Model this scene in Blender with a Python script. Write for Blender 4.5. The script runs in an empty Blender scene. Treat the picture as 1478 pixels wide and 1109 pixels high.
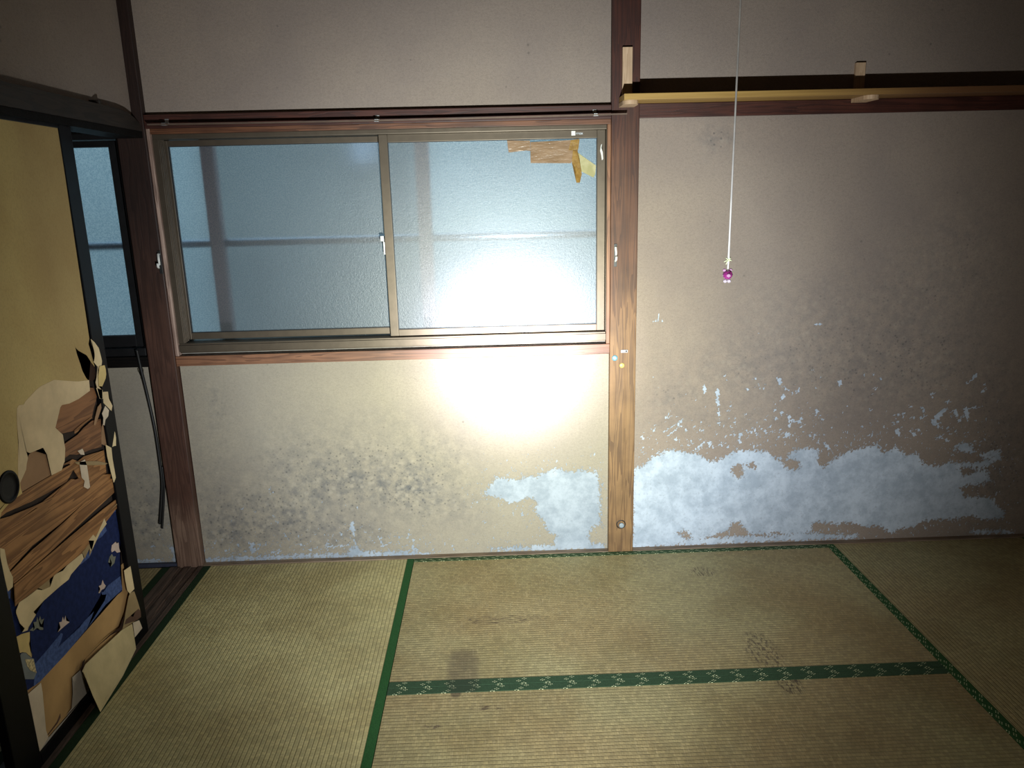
import bpy, bmesh, math, random
import numpy as np
from mathutils import Vector, Matrix

random.seed(4)
S = bpy.context.scene
COL = S.collection

# ------------------------------------------------------------------ camera
def cam_matrix(yaw, pitch, roll):
    cy, sy, cp, sp = math.cos(yaw), math.sin(yaw), math.cos(pitch), math.sin(pitch)
    f = Vector((-sy*cp, cy*cp, sp)); r = Vector((cy, sy, 0)); u = r.cross(f)
    r2 = math.cos(roll)*r + math.sin(roll)*u
    u2 = -math.sin(roll)*r + math.cos(roll)*u
    return Matrix((r2, u2, -f)).transposed().to_4x4()
cd = bpy.data.cameras.new('camera'); cam = bpy.data.objects.new('camera', cd); COL.objects.link(cam)
cam.matrix_world = Matrix.Translation((1.2428, -2.9506, 1.4784)) @ cam_matrix(-.0231, -.2429, -.0245)
cd.sensor_width = 36.0; cd.lens = 1097.88/1478*36.0; cd.clip_start = .02
S.camera = cam

# ------------------------------------------------------------------ light
S.view_settings.view_transform = 'Standard'; S.view_settings.look = 'None'
S.view_settings.exposure = 0.0; S.view_settings.gamma = 1.0; S.view_settings.use_curve_mapping = False
W = bpy.data.worlds.new('dusk_sky'); S.world = W; W.use_nodes = True
bg = W.node_tree.nodes['Background']
bg.inputs[0].default_value = (.54, .77, .90, 1); bg.inputs[1].default_value = SKY = 1.15

# the torch: one lamp held low in the room, its beam pattern as intensity over angle
TORCH = Vector((1.385, -2.36, .72)); AIM = Vector((1.325, 0, .855))
TORCH_POWER = 200.0
PROFILE = [  # degrees off axis, relative intensity, colour
    (0, 9.0, (1, 1, 1)), (5.8, 8.0, (1, 1, 1)), (8.3, 4.7, (1, 1, 1)), (10.3, 3.5, (.98, 1, .93)), (13, 2.85, (.96, 1, .89)),
    (18, 2.25, (.95, 1, .93)), (24, 1.68, (.94, 1, 1)), (30, .92, (.94, .98, 1)), (36, .60, (.97, .99, .98)), (41, .27, (.98, .98, .95)),
    (46, .11, (1, .98, .9)), (56, .055, (1, .95, .8)), (90, .015, (1, .95, .8)), (180, .0, (1, 1, 1))]
PEAK = 9.0
ld = bpy.data.lights.new('torch', 'POINT'); ld.energy = TORCH_POWER; ld.shadow_soft_size = .016
lo = bpy.data.objects.new('torch', ld); COL.objects.link(lo); lo.location = TORCH
lo.rotation_euler = (AIM-TORCH).to_track_quat('-Z', 'Y').to_euler()
ld.use_nodes = True
nt = ld.node_tree; em = nt.nodes['Emission']
tc = nt.nodes.new('ShaderNodeTexCoord'); sep = nt.nodes.new('ShaderNodeSeparateXYZ'); nt.links.new(tc.outputs['Normal'], sep.inputs[0])
LSIGN = -1
mm = nt.nodes.new('ShaderNodeMath'); mm.operation = 'MULTIPLY'; mm.inputs[1].default_value = LSIGN; nt.links.new(sep.outputs[2], mm.inputs[0])
ac = nt.nodes.new('ShaderNodeMath'); ac.operation = 'ARCCOSINE'; nt.links.new(mm.outputs[0], ac.inputs[0])
dv = nt.nodes.new('ShaderNodeMath'); dv.operation = 'DIVIDE'; dv.inputs[1].default_value = math.pi/2; nt.links.new(ac.outputs[0], dv.inputs[0])
cr = nt.nodes.new('ShaderNodeValToRGB'); nt.links.new(dv.outputs[0], cr.inputs[0])
cr2 = nt.nodes.new('ShaderNodeFloatCurve'); nt.links.new(dv.outputs[0], cr2.inputs['Value'])
els = cr.color_ramp.elements
for i, (a, s, c) in enumerate(PROFILE[:13]):
    p = a/90.0
    e = els[i] if i < 2 else els.new(p)
    e.position = p; e.color = (*c, 1)
cu = cr2.mapping.curves[0]
for i, (a, s, c) in enumerate(PROFILE[:13]):
    p = a/90.0; v = (s/PEAK)**.4
    if i == 0: cu.points[0].location = (p, v)
    elif i == 12: cu.points[-1].location = (p, v)
    else: cu.points.new(p, v)
for q in cu.points: q.handle_type = 'VECTOR'
cr2.mapping.update()
pw = nt.nodes.new('ShaderNodeMath'); pw.operation = 'POWER'; pw.inputs[1].default_value = 2.5; nt.links.new(cr2.outputs[0], pw.inputs[0])
m2 = nt.nodes.new('ShaderNodeMath'); m2.operation = 'MULTIPLY'; m2.inputs[1].default_value = PEAK; nt.links.new(pw.outputs[0], m2.inputs[0])
nt.links.new(m2.outputs[0], em.inputs['Strength']); nt.links.new(cr.outputs[0], em.inputs['Color'])

# ------------------------------------------------------------------ helpers
def prop(o, label=None, cat=None, group=None, kind=None):
    if label: o['label'] = label
    if cat: o['category'] = cat
    if group: o['group'] = group
    if kind: o['kind'] = kind
    return o
def empty(name, loc=(0, 0, 0), **k):
    o = bpy.data.objects.new(name, None); COL.objects.link(o); o.location = loc; o.empty_display_size = .05
    return prop(o, **k)
def link(name, me, mat, parent=None, smooth=False, **k):
    o = bpy.data.objects.new(name, me); COL.objects.link(o)
    if mat: me.materials.append(mat)
    if smooth:
        for p in me.polygons: p.use_smooth = True
    if parent is not None:
        o.parent = parent
        if parent.type == 'EMPTY': o.matrix_parent_inverse = Matrix.Translation(-parent.location)
    return prop(o, **k)
def bm_obj(name, bm, mat, parent=None, smooth=False, **k):
    bmesh.ops.recalc_face_normals(bm, faces=bm.faces)
    me = bpy.data.meshes.new(name); bm.to_mesh(me); bm.free()
    return link(name, me, mat, parent, smooth, **k)
def add_box(bm, x0, x1, y0, y1, z0, z1, bev=0.0):
    vs = [bm.verts.new((x, y, z)) for x in (x0, x1) for y in (y0, y1) for z in (z0, z1)]
    fs = [(0, 1, 3, 2), (4, 6, 7, 5), (0, 4, 5, 1), (2, 3, 7, 6), (0, 2, 6, 4), (1, 5, 7, 3)]
    nf = [bm.faces.new([vs[i] for i in f]) for f in fs]
    if bev > 0:
        ed = list({e for f in nf for e in f.edges})
        bmesh.ops.bevel(bm, geom=ed, offset=bev, segments=2, profile=.6, affect='EDGES')
    return bm
def box(name, x0, x1, y0, y1, z0, z1, mat, parent=None, bev=0.002, **k):
    return bm_obj(name, add_box(bmesh.new(), x0, x1, y0, y1, z0, z1, bev), mat, parent, **k)
def add_tube(bm, pts, r, n=10, cap=True):
    pts = [Vector(p) for p in pts]; rings = []
    rr = r if isinstance(r, (list, tuple)) else [r]*len(pts)
    up = Vector((.123, .456, .88)).normalized()
    for i, p in enumerate(pts):
        t = (pts[min(i+1, len(pts)-1)]-pts[max(i-1, 0)]).normalized()
        a = t.cross(up).normalized(); b = t.cross(a)
        rings.append([bm.verts.new(p+rr[i]*(math.cos(2*math.pi*j/n)*a+math.sin(2*math.pi*j/n)*b)) for j in range(n)])
    for i in range(len(rings)-1):
        for j in range(n):
            bm.faces.new((rings[i][j], rings[i][(j+1) % n], rings[i+1][(j+1) % n], rings[i+1][j]))
    if cap: bm.faces.new(rings[0][::-1]); bm.faces.new(rings[-1])
    return bm
def add_lathe(bm, c, axis, prof, n=24):
    """prof: list of (distance along axis, radius)"""
    ax = Vector(axis).normalized(); a = ax.orthogonal().normalized(); b = ax.cross(a); rings = []
    for d, r in prof:
        r = max(r, 1e-5)
        rings.append([bm.verts.new(Vector(c)+ax*d+r*(math.cos(2*math.pi*j/n)*a+math.sin(2*math.pi*j/n)*b)) for j in range(n)])
    for i in range(len(rings)-1):
        for j in range(n):
            bm.faces.new((rings[i][j], rings[i][(j+1) % n], rings[i+1][(j+1) % n], rings[i+1][j]))
    bm.faces.new(rings[0][::-1]); bm.faces.new(rings[-1])
    return bm
def add_prism(bm, pts, ax, d0, d1, lift=None):
    """pts: 2D outline on the plane normal to ax (0: y,z  1: x,z), solid between d0 and d1; lift(a,b) bends it"""
    def P(a, b, d):
        d += lift(a, b) if lift else 0
        return (d, a, b) if ax == 0 else (a, d, b)
    A = [bm.verts.new(P(a, b, d0)) for a, b in pts]; B = [bm.verts.new(P(a, b, d1)) for a, b in pts]
    f1 = bm.faces.new(A); f2 = bm.faces.new(B[::-1]); n = len(pts)
    for i in range(n):
        bm.faces.new((A[i], A[(i+1) % n], B[(i+1) % n], B[i]))
    bmesh.ops.triangulate(bm, faces=[f1, f2], ngon_method='EAR_CLIP')
    return bm

# ------------------------------------------------------------------ node helpers
class N:
    def __init__(s, name):
        s.m = bpy.data.materials.new(name); s.m.use_nodes = True; s.t = s.m.node_tree; s.n = s.t.nodes; s.l = s.t.links
        s.b = s.n['Principled BSDF']; s.out = s.n['Material Output']
        s.co = s.n.new('ShaderNodeTexCoord').outputs['Object']
    def set(s, node, sock, v):
        i = node.inputs[sock]
        if isinstance(v, bpy.types.NodeSocket): s.l.new(v, i)
        elif v is not None:
            if hasattr(i.default_value, '__len__') and len(i.default_value) == 4 and len(v) == 3: v = (*v, 1)
            i.default_value = v
    def math(s, op, a, b=None, c=None, clamp=False):
        n = s.n.new('ShaderNodeMath'); n.operation = op; n.use_clamp = clamp
        s.set(n, 0, a); s.set(n, 1, b)
        if c is not None: s.set(n, 2, c)
        return n.outputs[0]
    def map(s, scale=(1, 1, 1), loc=(0, 0, 0), rot=(0, 0, 0), vec=None):
        n = s.n.new('ShaderNodeMapping'); s.set(n, 'Vector', vec or s.co); n.inputs['Scale'].default_value = scale
        n.inputs['Location'].default_value = loc; n.inputs['Rotation'].default_value = rot; return n.outputs[0]
    def noise(s, scale, det=4, rough=.55, vec=None, dist=0, col=False):
        n = s.n.new('ShaderNodeTexNoise'); s.set(n, 'Vector', vec or s.co); n.inputs['Scale'].default_value = scale
        n.inputs['Detail'].default_value = det; n.inputs['Roughness'].default_value = rough; n.inputs['Distortion'].default_value = dist
        return n.outputs['Color' if col else 'Fac']
    def voro(s, scale, vec=None, feat='F1', rand=1):
        n = s.n.new('ShaderNodeTexVoronoi'); s.set(n, 'Vector', vec or s.co); n.inputs['Scale'].default_value = scale
        n.feature = feat; n.inputs['Randomness'].default_value = rand; return n.outputs['Distance']
    def ramp(s, v, *st, interp='LINEAR'):
        n = s.n.new('ShaderNodeValToRGB'); s.set(n, 0, v); e = n.color_ramp.elements; n.color_ramp.interpolation = interp
        while len(e) < len(st): e.new(.5)
        for i, (p, c) in enumerate(st):
            e[i].position = p; e[i].color = (*c, 1) if hasattr(c, '__len__') else (c, c, c, 1)
        return n.outputs[0]
    def step(s, v, a, b, lo=0.0, hi=1.0):
        n = s.n.new('ShaderNodeMapRange'); n.interpolation_type = 'SMOOTHSTEP'
        s.set(n, 0, v); n.inputs[1].default_value = a; n.inputs[2].default_value = b; n.inputs[3].default_value = lo; n.inputs[4].default_value = hi
        return n.outputs[0]
    def mix(s, f, a, b, mode='MIX'):
        n = s.n.new('ShaderNodeMix'); n.data_type = 'RGBA'; n.blend_type = mode
        s.set(n, 0, f); s.set(n, 6, a); s.set(n, 7, b); return n.outputs[2]
    def attr(s, name):
        n = s.n.new('ShaderNodeAttribute'); n.attribute_name = name; return n.outputs['Fac']
    def xyz(s, v=None):
        n = s.n.new('ShaderNodeSeparateXYZ'); s.set(n, 0, v or s.co); return n.outputs
    def comb(s, x, y, z):
        n = s.n.new('ShaderNodeCombineXYZ'); s.set(n, 0, x); s.set(n, 1, y); s.set(n, 2, z); return n.outputs[0]
    def bump(s, h, strength=.3, dist=.002, normal=None):
        n = s.n.new('ShaderNodeBump'); n.inputs['Strength'].default_value = strength; n.inputs['Distance'].default_value = dist
        s.set(n, 'Height', h)
        if normal: s.l.new(normal, n.inputs['Normal'])
        return n.outputs[0]
    def done(s, col=None, rough=.6, normal=None, spec=None, metal=None):
        if col is not None: s.set(s.b, 'Base Color', col)
        s.set(s.b, 'Roughness', rough)
        if normal is not None: s.l.new(normal, s.b.inputs['Normal'])
        if spec is not None: s.set(s.b, 'Specular IOR Level', spec)
        if metal is not None: s.set(s.b, 'Metallic', metal)
        return s.m
def plain(name, col, rough=.6, var=.15, scale=40, metal=None, spec=None, bump=.15):
    k = N(name); n = k.noise(scale, 5)
    c = k.mix(k.step(n, .3, .7), tuple(x*(1-var) for x in col), tuple(min(1, x*(1+var)) for x in col))
    return k.done(c, rough, k.bump(n, bump, .001), spec, metal)
def wood(name, dark, light, axis=2, rough=.5, scale=1.0, z_tones=None, spec=None):
    """grain runs along axis; stain: (low z, high z, colour multiplier above)"""
    k = N(name)
    sc = [26*scale]*3; sc[axis] = 1.3*scale
    v = k.map(tuple(sc)); w = k.noise(1.0, 3, .5, vec=v, dist=.6)
    sc2 = [220*scale]*3; sc2[axis] = 5*scale
    fine = k.noise(1.0, 3, .6, vec=k.map(tuple(sc2)))
    ring = k.math('FRACT', k.math('MULTIPLY', w, 9.0))
    ring = k.step(ring, .0, .9)
    f = k.math('ADD', k.math('MULTIPLY', ring, .45), k.math('MULTIPLY', fine, .55))
    col = k.mix(k.step(f, .15, .85), dark, light)
    blot = k.noise(7, 4)
    col = k.mix(k.step(blot, .35, .75, 0, .45), col, tuple(x*.45 for x in dark))
    if z_tones:
        for (z0, z1, c) in z_tones:
            z = k.math('ADD', k.xyz()[2], k.math('MULTIPLY', k.math('SUBTRACT', k.noise(9, 4, vec=k.map((1, 1, .3))), .5), .5))
            col = k.mix(k.step(z, z0, z1), col, k.mix(1.0, col, c, 'MULTIPLY'))
    return k.done(col, rough, k.bump(f, .25, .0015), spec)

# ------------------------------------------------------------------ materials
def plaster(name, base=(.325, .268, .220), peel=False, white=1.0):
    k = N(name)
    n1 = k.noise(3.0, 5, .6); n2 = k.noise(260, 3, .6, vec=k.map((1, 1, 1.6))); n3 = k.noise(30, 5, .65); n4 = k.noise(1.2, 3)
    col = k.mix(k.step(n1, .3, .75), base, (base[0]*.86, base[1]*.86, base[2]*.90))
    col = k.mix(k.step(n2, .38, .70, 0, .42), col, (base[0]*.62, base[1]*.60, base[2]*.58))
    col = k.mix(k.step(n3, .5, .85, 0, .22), col, (.22, .20, .19))
    col = k.mix(k.step(n4, .5, .8, 0, .35), col, (base[0]*.75, base[1]*.78, base[2]*.86))
    n5 = k.noise(95, 4, .7, vec=k.map((1, 1, 1.4)))
    col = k.mix(k.step(n5, .42, .72, 0, .38), col, (base[0]*.60, base[1]*.60, base[2]*.62))
    dots = k.voro(16, vec=k.map((1, 1, 1))); sel = k.noise(6, 2)
    d = k.math('MULTIPLY', k.step(dots, .045, .095, 1, 0), k.step(sel, .5, .62))
    col = k.mix(k.math('MULTIPLY', d, .40), col, (.07, .065, .06))
    h = k.math('ADD', k.math('MULTIPLY', n2, .7), k.math('MULTIPLY', n3, .5))
    if peel:
        md = k.attr('mould')
        mo = k.math('MULTIPLY', md, k.step(k.noise(26, 6, .7), .30, .72))
        col = k.mix(k.math('MULTIPLY', mo, .85, clamp=True), col, (.10, .105, .115))
        sp = k.voro(55); spk = k.math('MULTIPLY', k.step(sp, .12, .3, 1, 0), k.step(k.math('MULTIPLY', md, k.noise(12, 3)), .08, .35))
        col = k.mix(k.math('MULTIPLY', spk, .5, clamp=True), col, (.05, .055, .06))
        lt = k.voro(34); col = k.mix(k.math('MULTIPLY', k.step(lt, .1, .45, 1, 0), k.math('MULTIPLY', md, .35), clamp=True), col, (.42, .38, .31))
        a = k.attr('peel'); fl = k.attr('flake')
        ed = k.math('MULTIPLY', k.math('SUBTRACT', k.noise(95, 8, .78), .5), .085)
        e2 = k.math('MULTIPLY', k.math('SUBTRACT', k.noise(22, 3, .6), .5), .03)
        s1 = k.math('ADD', k.math('ADD', a, ed), e2)
        s2 = k.math('ADD', fl, k.math('MULTIPLY', k.math('SUBTRACT', k.noise(150, 4, .65), .5), .0060))
        # loose crumbs near the torn border
        near = k.math('MULTIPLY', k.step(a, -.26, -.01), k.step(a, .0, .03, 1, 0))
        cr_ = k.math('SUBTRACT', k.noise(85, 4, .6, vec=k.map((1.25, 1, .8), rot=(0, .5, 0))), .635)
        s3 = k.math('SUBTRACT', cr_, k.math('MULTIPLY', k.math('SUBTRACT', 1.0, near), .14))
        s = k.math('MAXIMUM', k.math('MAXIMUM', s1, s2), k.math('MULTIPLY', s3, .05))
        f = k.step(s, -.0006, .0012)
        g = k.noise(14, 6, .7); g2 = k.noise(90, 4, .7)
        wc = k.mix(k.step(g, .33, .68), tuple(x*white for x in (.50, .57, .66)), tuple(x*white for x in (.34, .40, .475)))
        wc = k.mix(k.step(g2, .52, .75, 0, .5), wc, (.24, .27, .31))
        col = k.mix(f, col, wc)
        h = k.math('SUBTRACT', k.math('MULTIPLY', h, .6), k.math('MULTIPLY', f, 1.6))
    rough = .93
    return k.done(col, rough, k.bump(h, .55, .0016), .15)
M = {}
M['plaster'] = plaster('plaster')
M['plaster_peel'] = plaster('plaster_peeling', peel=True)
M['plaster_low'] = plaster('plaster_low', base=(.34, .305, .24), peel=True, white=.72)
M['pillar_r'] = wood('pillar_wood_graded', (.115, .058, .022), (.245, .138, .055), 2, .6, z_tones=[(.75, 1.3, (.60, .44, .48)), (1.35, 1.85, (.46, .27, .27))])  # wood tone steps darker and redder towards the top
M['pillar_l'] = wood('pillar_wood_dark', (.11, .062, .042), (.20, .125, .088), 2, .55, z_tones=[(.10, .34, (.43, .30, .27)), (.9, 1.5, (.33, .33, .37))])
M['lintel'] = wood('lintel_wood', (.032, .008, .005), (.072, .020, .012), 0, .5)
M['lintel_y'] = wood('lintel_wood_dark', (.012, .009, .006), (.030, .020, .014), 1, .6)
M['orange'] = wood('sill_wood', (.11, .045, .022), (.23, .105, .055), 0, .5)
M['orange_t'] = wood('lining_wood', (.07, .024, .010), (.17, .068, .030), 0, .5)
M['orange_v'] = wood('jamb_wood', (.17, .07, .03), (.30, .14, .065), 2, .5)
M['jamb_pale'] = wood('jamb_wood_pale', (.22, .14, .11), (.50, .36, .29), 2, .6)
M['black_wood'] = wood('black_stained_wood', (.003, .003, .003), (.009, .007, .006), 0, .6, spec=.1)
M['groove'] = wood('threshold_wood', (.05, .032, .024), (.13, .085, .062), 1, .6)
M['shelf'] = wood('shelf_pine', (.42, .26, .085), (.60, .40, .15), 0, .5)
M['batten'] = wood('batten_pine', (.48, .32, .19), (.62, .44, .28), 2, .55)
M['strip'] = wood('trim_wood', (.16, .11, .07), (.30, .22, .15), 0, .7)
M['alu'] = plain('bronze_aluminium', (.105, .083, .060), .42, .08, 25, metal=.55)
M['alu_dark'] = plain('black_aluminium', (.012, .012, .013), .4, .2, 25, metal=.2)
M['gasket'] = plain('rubber_gasket', (.01, .012, .016), .5)
M['steel'] = plain('zinc_steel', (.55, .56, .56), .35, .1, 60, metal=.8)
M['steel_dark'] = plain('dark_steel', (.05, .05, .05), .4, .1, 60, metal=.6)
M['white_plastic'] = plain('white_plastic', (.7, .7, .66), .4, .05)
M['black_rubber'] = plain('black_rubber', (.008, .008, .008), .5)
M['lacquer'] = plain('black_lacquer', (.003, .003, .004), .42, .2, 30, spec=.12, bump=.03)

def tatami(name, ridge_axis, greener=0.0, worn=0.0, gain=1.0):
    """ridge_axis: ridges run along this axis (0=x, 1=y)"""
    k = N(name); X = k.xyz(); along = X[ridge_axis]; across = X[1-ridge_axis]
    wob = k.math('MULTIPLY', k.math('SUBTRACT', k.noise(6, 3), .5), .004)
    ac_ = k.math('ADD', across, wob)
    r = k.math('SINE', k.math('MULTIPLY', ac_, 2*math.pi/.0135))
    sgn = k.step(r, -.25, .25, -1, 1)
    f = k.math('SINE', k.math('ADD', k.math('MULTIPLY', along, 2*math.pi/.0115), k.math('MULTIPLY', sgn, 1.57)))
    fine = k.noise(1.0, 3, .6, vec=k.map((60, 900, 60) if ridge_axis == 1 else (900, 60, 60)))
    fine2 = k.noise(1.0, 2, .6, vec=k.map((14, 240, 14) if ridge_axis == 1 else (240, 14, 14)))
    groove = k.step(k.math('ABSOLUTE', k.math('SINE', k.math('MULTIPLY', ac_, math.pi/.0135))), .0, .55)
    h = k.math('ADD', k.math('MULTIPLY', groove, .9), k.math('ADD', k.math('MULTIPLY', f, .12), k.math('MULTIPLY', fine, .45)))
    base = ((.41-.02*greener)*gain, .362*gain, (.190-.01*greener)*gain); dk = ((.30-.02*greener)*gain, .245*gain, .115*gain)
    big = k.noise(2.6, 4, .6, vec=k.map((1, 1, 1), loc=(worn, 0, 0)))
    col = k.mix(k.step(big, .36, .68), base, dk)
    if worn:
        col = k.mix(k.step(k.noise(1.5, 3, vec=k.map((1, 1, 1), loc=(3.1*worn, 1, 0))), .40, .62, 0, .42), col, (.38, .25, .12))
    col = k.mix(k.step(fine, .35, .7, 0, .5), col, tuple(x*.66 for x in dk))
    col = k.mix(k.step(fine2, .52, .75, 0, .42), col, (.55, .46, .27))
    col = k.mix(k.math('MULTIPLY', k.math('SUBTRACT', 1.0, groove), .33), col, tuple(x*.42 for x in dk))
    bk = k.n.new('ShaderNodeTexBrick'); k.set(bk, 'Vector', k.comb(along, ac_, 0.0)); bk.offset = .5
    for q, v in (('Scale', 1.0), ('Mortar Size', .0011), ('Mortar Smooth', 1.0), ('Bias', 0.0), ('Brick Width', .0125), ('Row Height', .0135)): bk.inputs[q].default_value = v
    bk.inputs['Color1'].default_value = (1.16, 1.15, 1.12, 1); bk.inputs['Color2'].default_value = (.86, .86, .86, 1); bk.inputs['Mortar'].default_value = (.80, .79, .76, 1)
    col = k.mix(1.0, col, bk.outputs['Color'], 'MULTIPLY')
    # dropped specks
    d = k.math('MULTIPLY', k.step(k.voro(7), .02, .035, 1, 0), k.step(k.noise(3.3, 2), .45, .6))
    col = k.mix(k.math('MULTIPLY', d, .8), col, (.06, .04, .025))
    # soot blot and scuffs, each where it lies on the mats
    def blob(cx, cy, rx, ry, soft, amt, c, base_col, sq=2.0, nz=None):
        dx = k.math('POWER', k.math('ABSOLUTE', k.math('DIVIDE', k.math('SUBTRACT', X[0], cx), rx)), sq)
        dy = k.math('POWER', k.math('ABSOLUTE', k.math('DIVIDE', k.math('SUBTRACT', X[1], cy), ry)), sq)
        m = k.step(k.math('ADD', dx, dy), 1-soft, 1+soft, 1, 0)
        if nz: m = k.math('MULTIPLY', m, k.step(k.noise(1.0, 4, .7, vec=k.map(nz)), .47, .60))
        return k.mix(k.math('MULTIPLY', m, amt), base_col, c)
    if worn:
        col = blob(1.112, -.775, .050, .095, .8, .50, (.10, .075, .055), col, 3.0)
        col = blob(1.095, -.90, .018, .03, .5, .7, (.07, .05, .035), col)
        col = blob(1.19, -.985, .05, .012, .5, .8, (.09, .06, .04), col, nz=(30, 60, 60))
        col = blob(1.03, -1.055, .03, .012, .5, .8, (.10, .07, .05), col, nz=(60, 80, 60))
        col = blob(1.25, -.50, .15, .03, .5, .8, (.10, .07, .045), col, nz=(30, 160, 60))
        col = blob(2.05, -.20, .05, .045, .5, .8, (.10, .07, .045), col, nz=(190, 30, 60))
        col = blob(2.10, -.75, .055, .12, .5, .8, (.09, .065, .045), col, nz=(120, 40, 60))
        col = blob(2.12, -.92, .04, .06, .5, .85, (.07, .05, .035), col, nz=(120, 40, 60))
    return k.done(col, .62, k.bump(h, .85, .0016), .3)
M['mat_l'] = tatami('tatami_rush_left', 1, greener=.6, gain=1.58)
M['mat_m'] = tatami('tatami_rush_middle', 0, worn=1.0, gain=1.06)
M['mat_m2'] = tatami('tatami_rush_front', 0, worn=1.7, gain=1.03)
M['mat_r'] = tatami('tatami_rush_right', 1, worn=.01, gain=1.15)
def border(name, base, dots, y0=0.0, axis=0, spots=((.014, .012), (.032, .0225), (.027, .001), (.052, .016), (.064, .005))):
    k = N(name); X = k.xyz()
    wv = k.noise(420, 3, .6); col = k.mix(k.step(wv, .35, .7), base, tuple(x*.6 for x in base))
    if dots:
        a = X[axis]; b = k.math('SUBTRACT', X[1-axis], y0)
        P = .075
        u = k.math('SUBTRACT', k.math('FRACT', k.math('DIVIDE', a, P)), .0)
        u = k.math('MULTIPLY', u, P)
        tot = None
        # clusters of small woven bars: (along, across)
        for cx, cy in spots:
            for dx, dy in ((-.0055, 0), (0, .0035), (.0055, 0), (0, -.0035)):
                ex = k.math('DIVIDE', k.math('SUBTRACT', u, cx+dx), .0022); ey = k.math('DIVIDE', k.math('SUBTRACT', b, cy+dy), .0011)
                q = k.math('LESS_THAN', k.math('ADD', k.math('MULTIPLY', ex, ex), k.math('MULTIPLY', ey, ey)), 1.0)
                tot = q if tot is None else k.math('MAXIMUM', tot, q)
        col = k.mix(k.math('MULTIPLY', tot, .9), col, (.72, .76, .46))
    dx = k.math('POWER', k.math('ABSOLUTE', k.math('DIVIDE', k.math('SUBTRACT', X[0], 1.115), .055)), 2.0)
    dy = k.math('POWER', k.math('ABSOLUTE', k.math('DIVIDE', k.math('SUBTRACT', X[1], -.86), .08)), 2.0)
    col = k.mix(k.step(k.math('ADD', dx, dy), .4, 1.3, .55, 0), col, (.035, .045, .03))
    return k.done(col, .8, k.bump(wv, .4, .0006), .2)
GREEN = (.042, .088, .045)
M['bd_plain'] = border('green_cloth_plain', (.026, .110, .030), False)
M['bd_dark'] = border('green_cloth_dark', (.018, .045, .018), False)
M['bd_wall'] = border('green_cloth_dotted_wall', (.05, .095, .04), True, -.031)
M['bd_a'] = border('green_cloth_dotted_a', GREEN, True, -.874, spots=((.014, .014), (.032, .0245), (.030, .002)))
M['bd_b'] = border('green_cloth_dotted_b', GREEN, True, -.906, spots=((.037, .023), (.020, .010), (.006, .0), (.024, .0305)))
M['bd_r'] = border('green_cloth_right', (.03, .10, .03), True, 2.636, axis=1)

def frosted():
    k = N('frosted_glass'); n = k.n; l = k.l
    co = k.co
    rip = k.noise(330, 2, .5); rip2 = k.noise(110, 2, .5)
    h = k.math('ADD', rip, k.math('MULTIPLY', rip2, .6))
    bp_ = k.bump(h, .8, .0011)
    tint = k.mix(k.step(k.noise(240, 2, .6), .35, .65), (.66, .74, .78), (.98, 1, 1))
    tr = n.new('ShaderNodeBsdfTransparent'); l.new(tint, tr.inputs[0])
    rf = n.new('ShaderNodeBsdfRefraction'); rf.inputs['IOR'].default_value = 1.06; rf.inputs['Roughness'].default_value = .75
    l.new(tint, rf.inputs['Color'])
    df = n.new('ShaderNodeBsdfDiffuse'); df.inputs[0].default_value = (.60, .70, .76, 1); l.new(bp_, df.inputs['Normal'])
    gl = n.new('ShaderNodeBsdfGlossy'); gl.inputs['Roughness'].default_value = .44; l.new(bp_, gl.inputs['Normal']); gl.inputs[0].default_value = (.9, .95, 1, 1)
    def mx(f, a, b):
        m = n.new('ShaderNodeMixShader'); m.inputs[0].default_value = f; l.new(a.outputs[0], m.inputs[1]); l.new(b.outputs[0], m.inputs[2]); return m
    a = mx(.87, tr, rf); b = mx(.03, a, df); c = mx(.075, b, gl)
    l.new(c.outputs[0], k.out.inputs[0])
    return k.m
M['glass'] = frosted()

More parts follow.
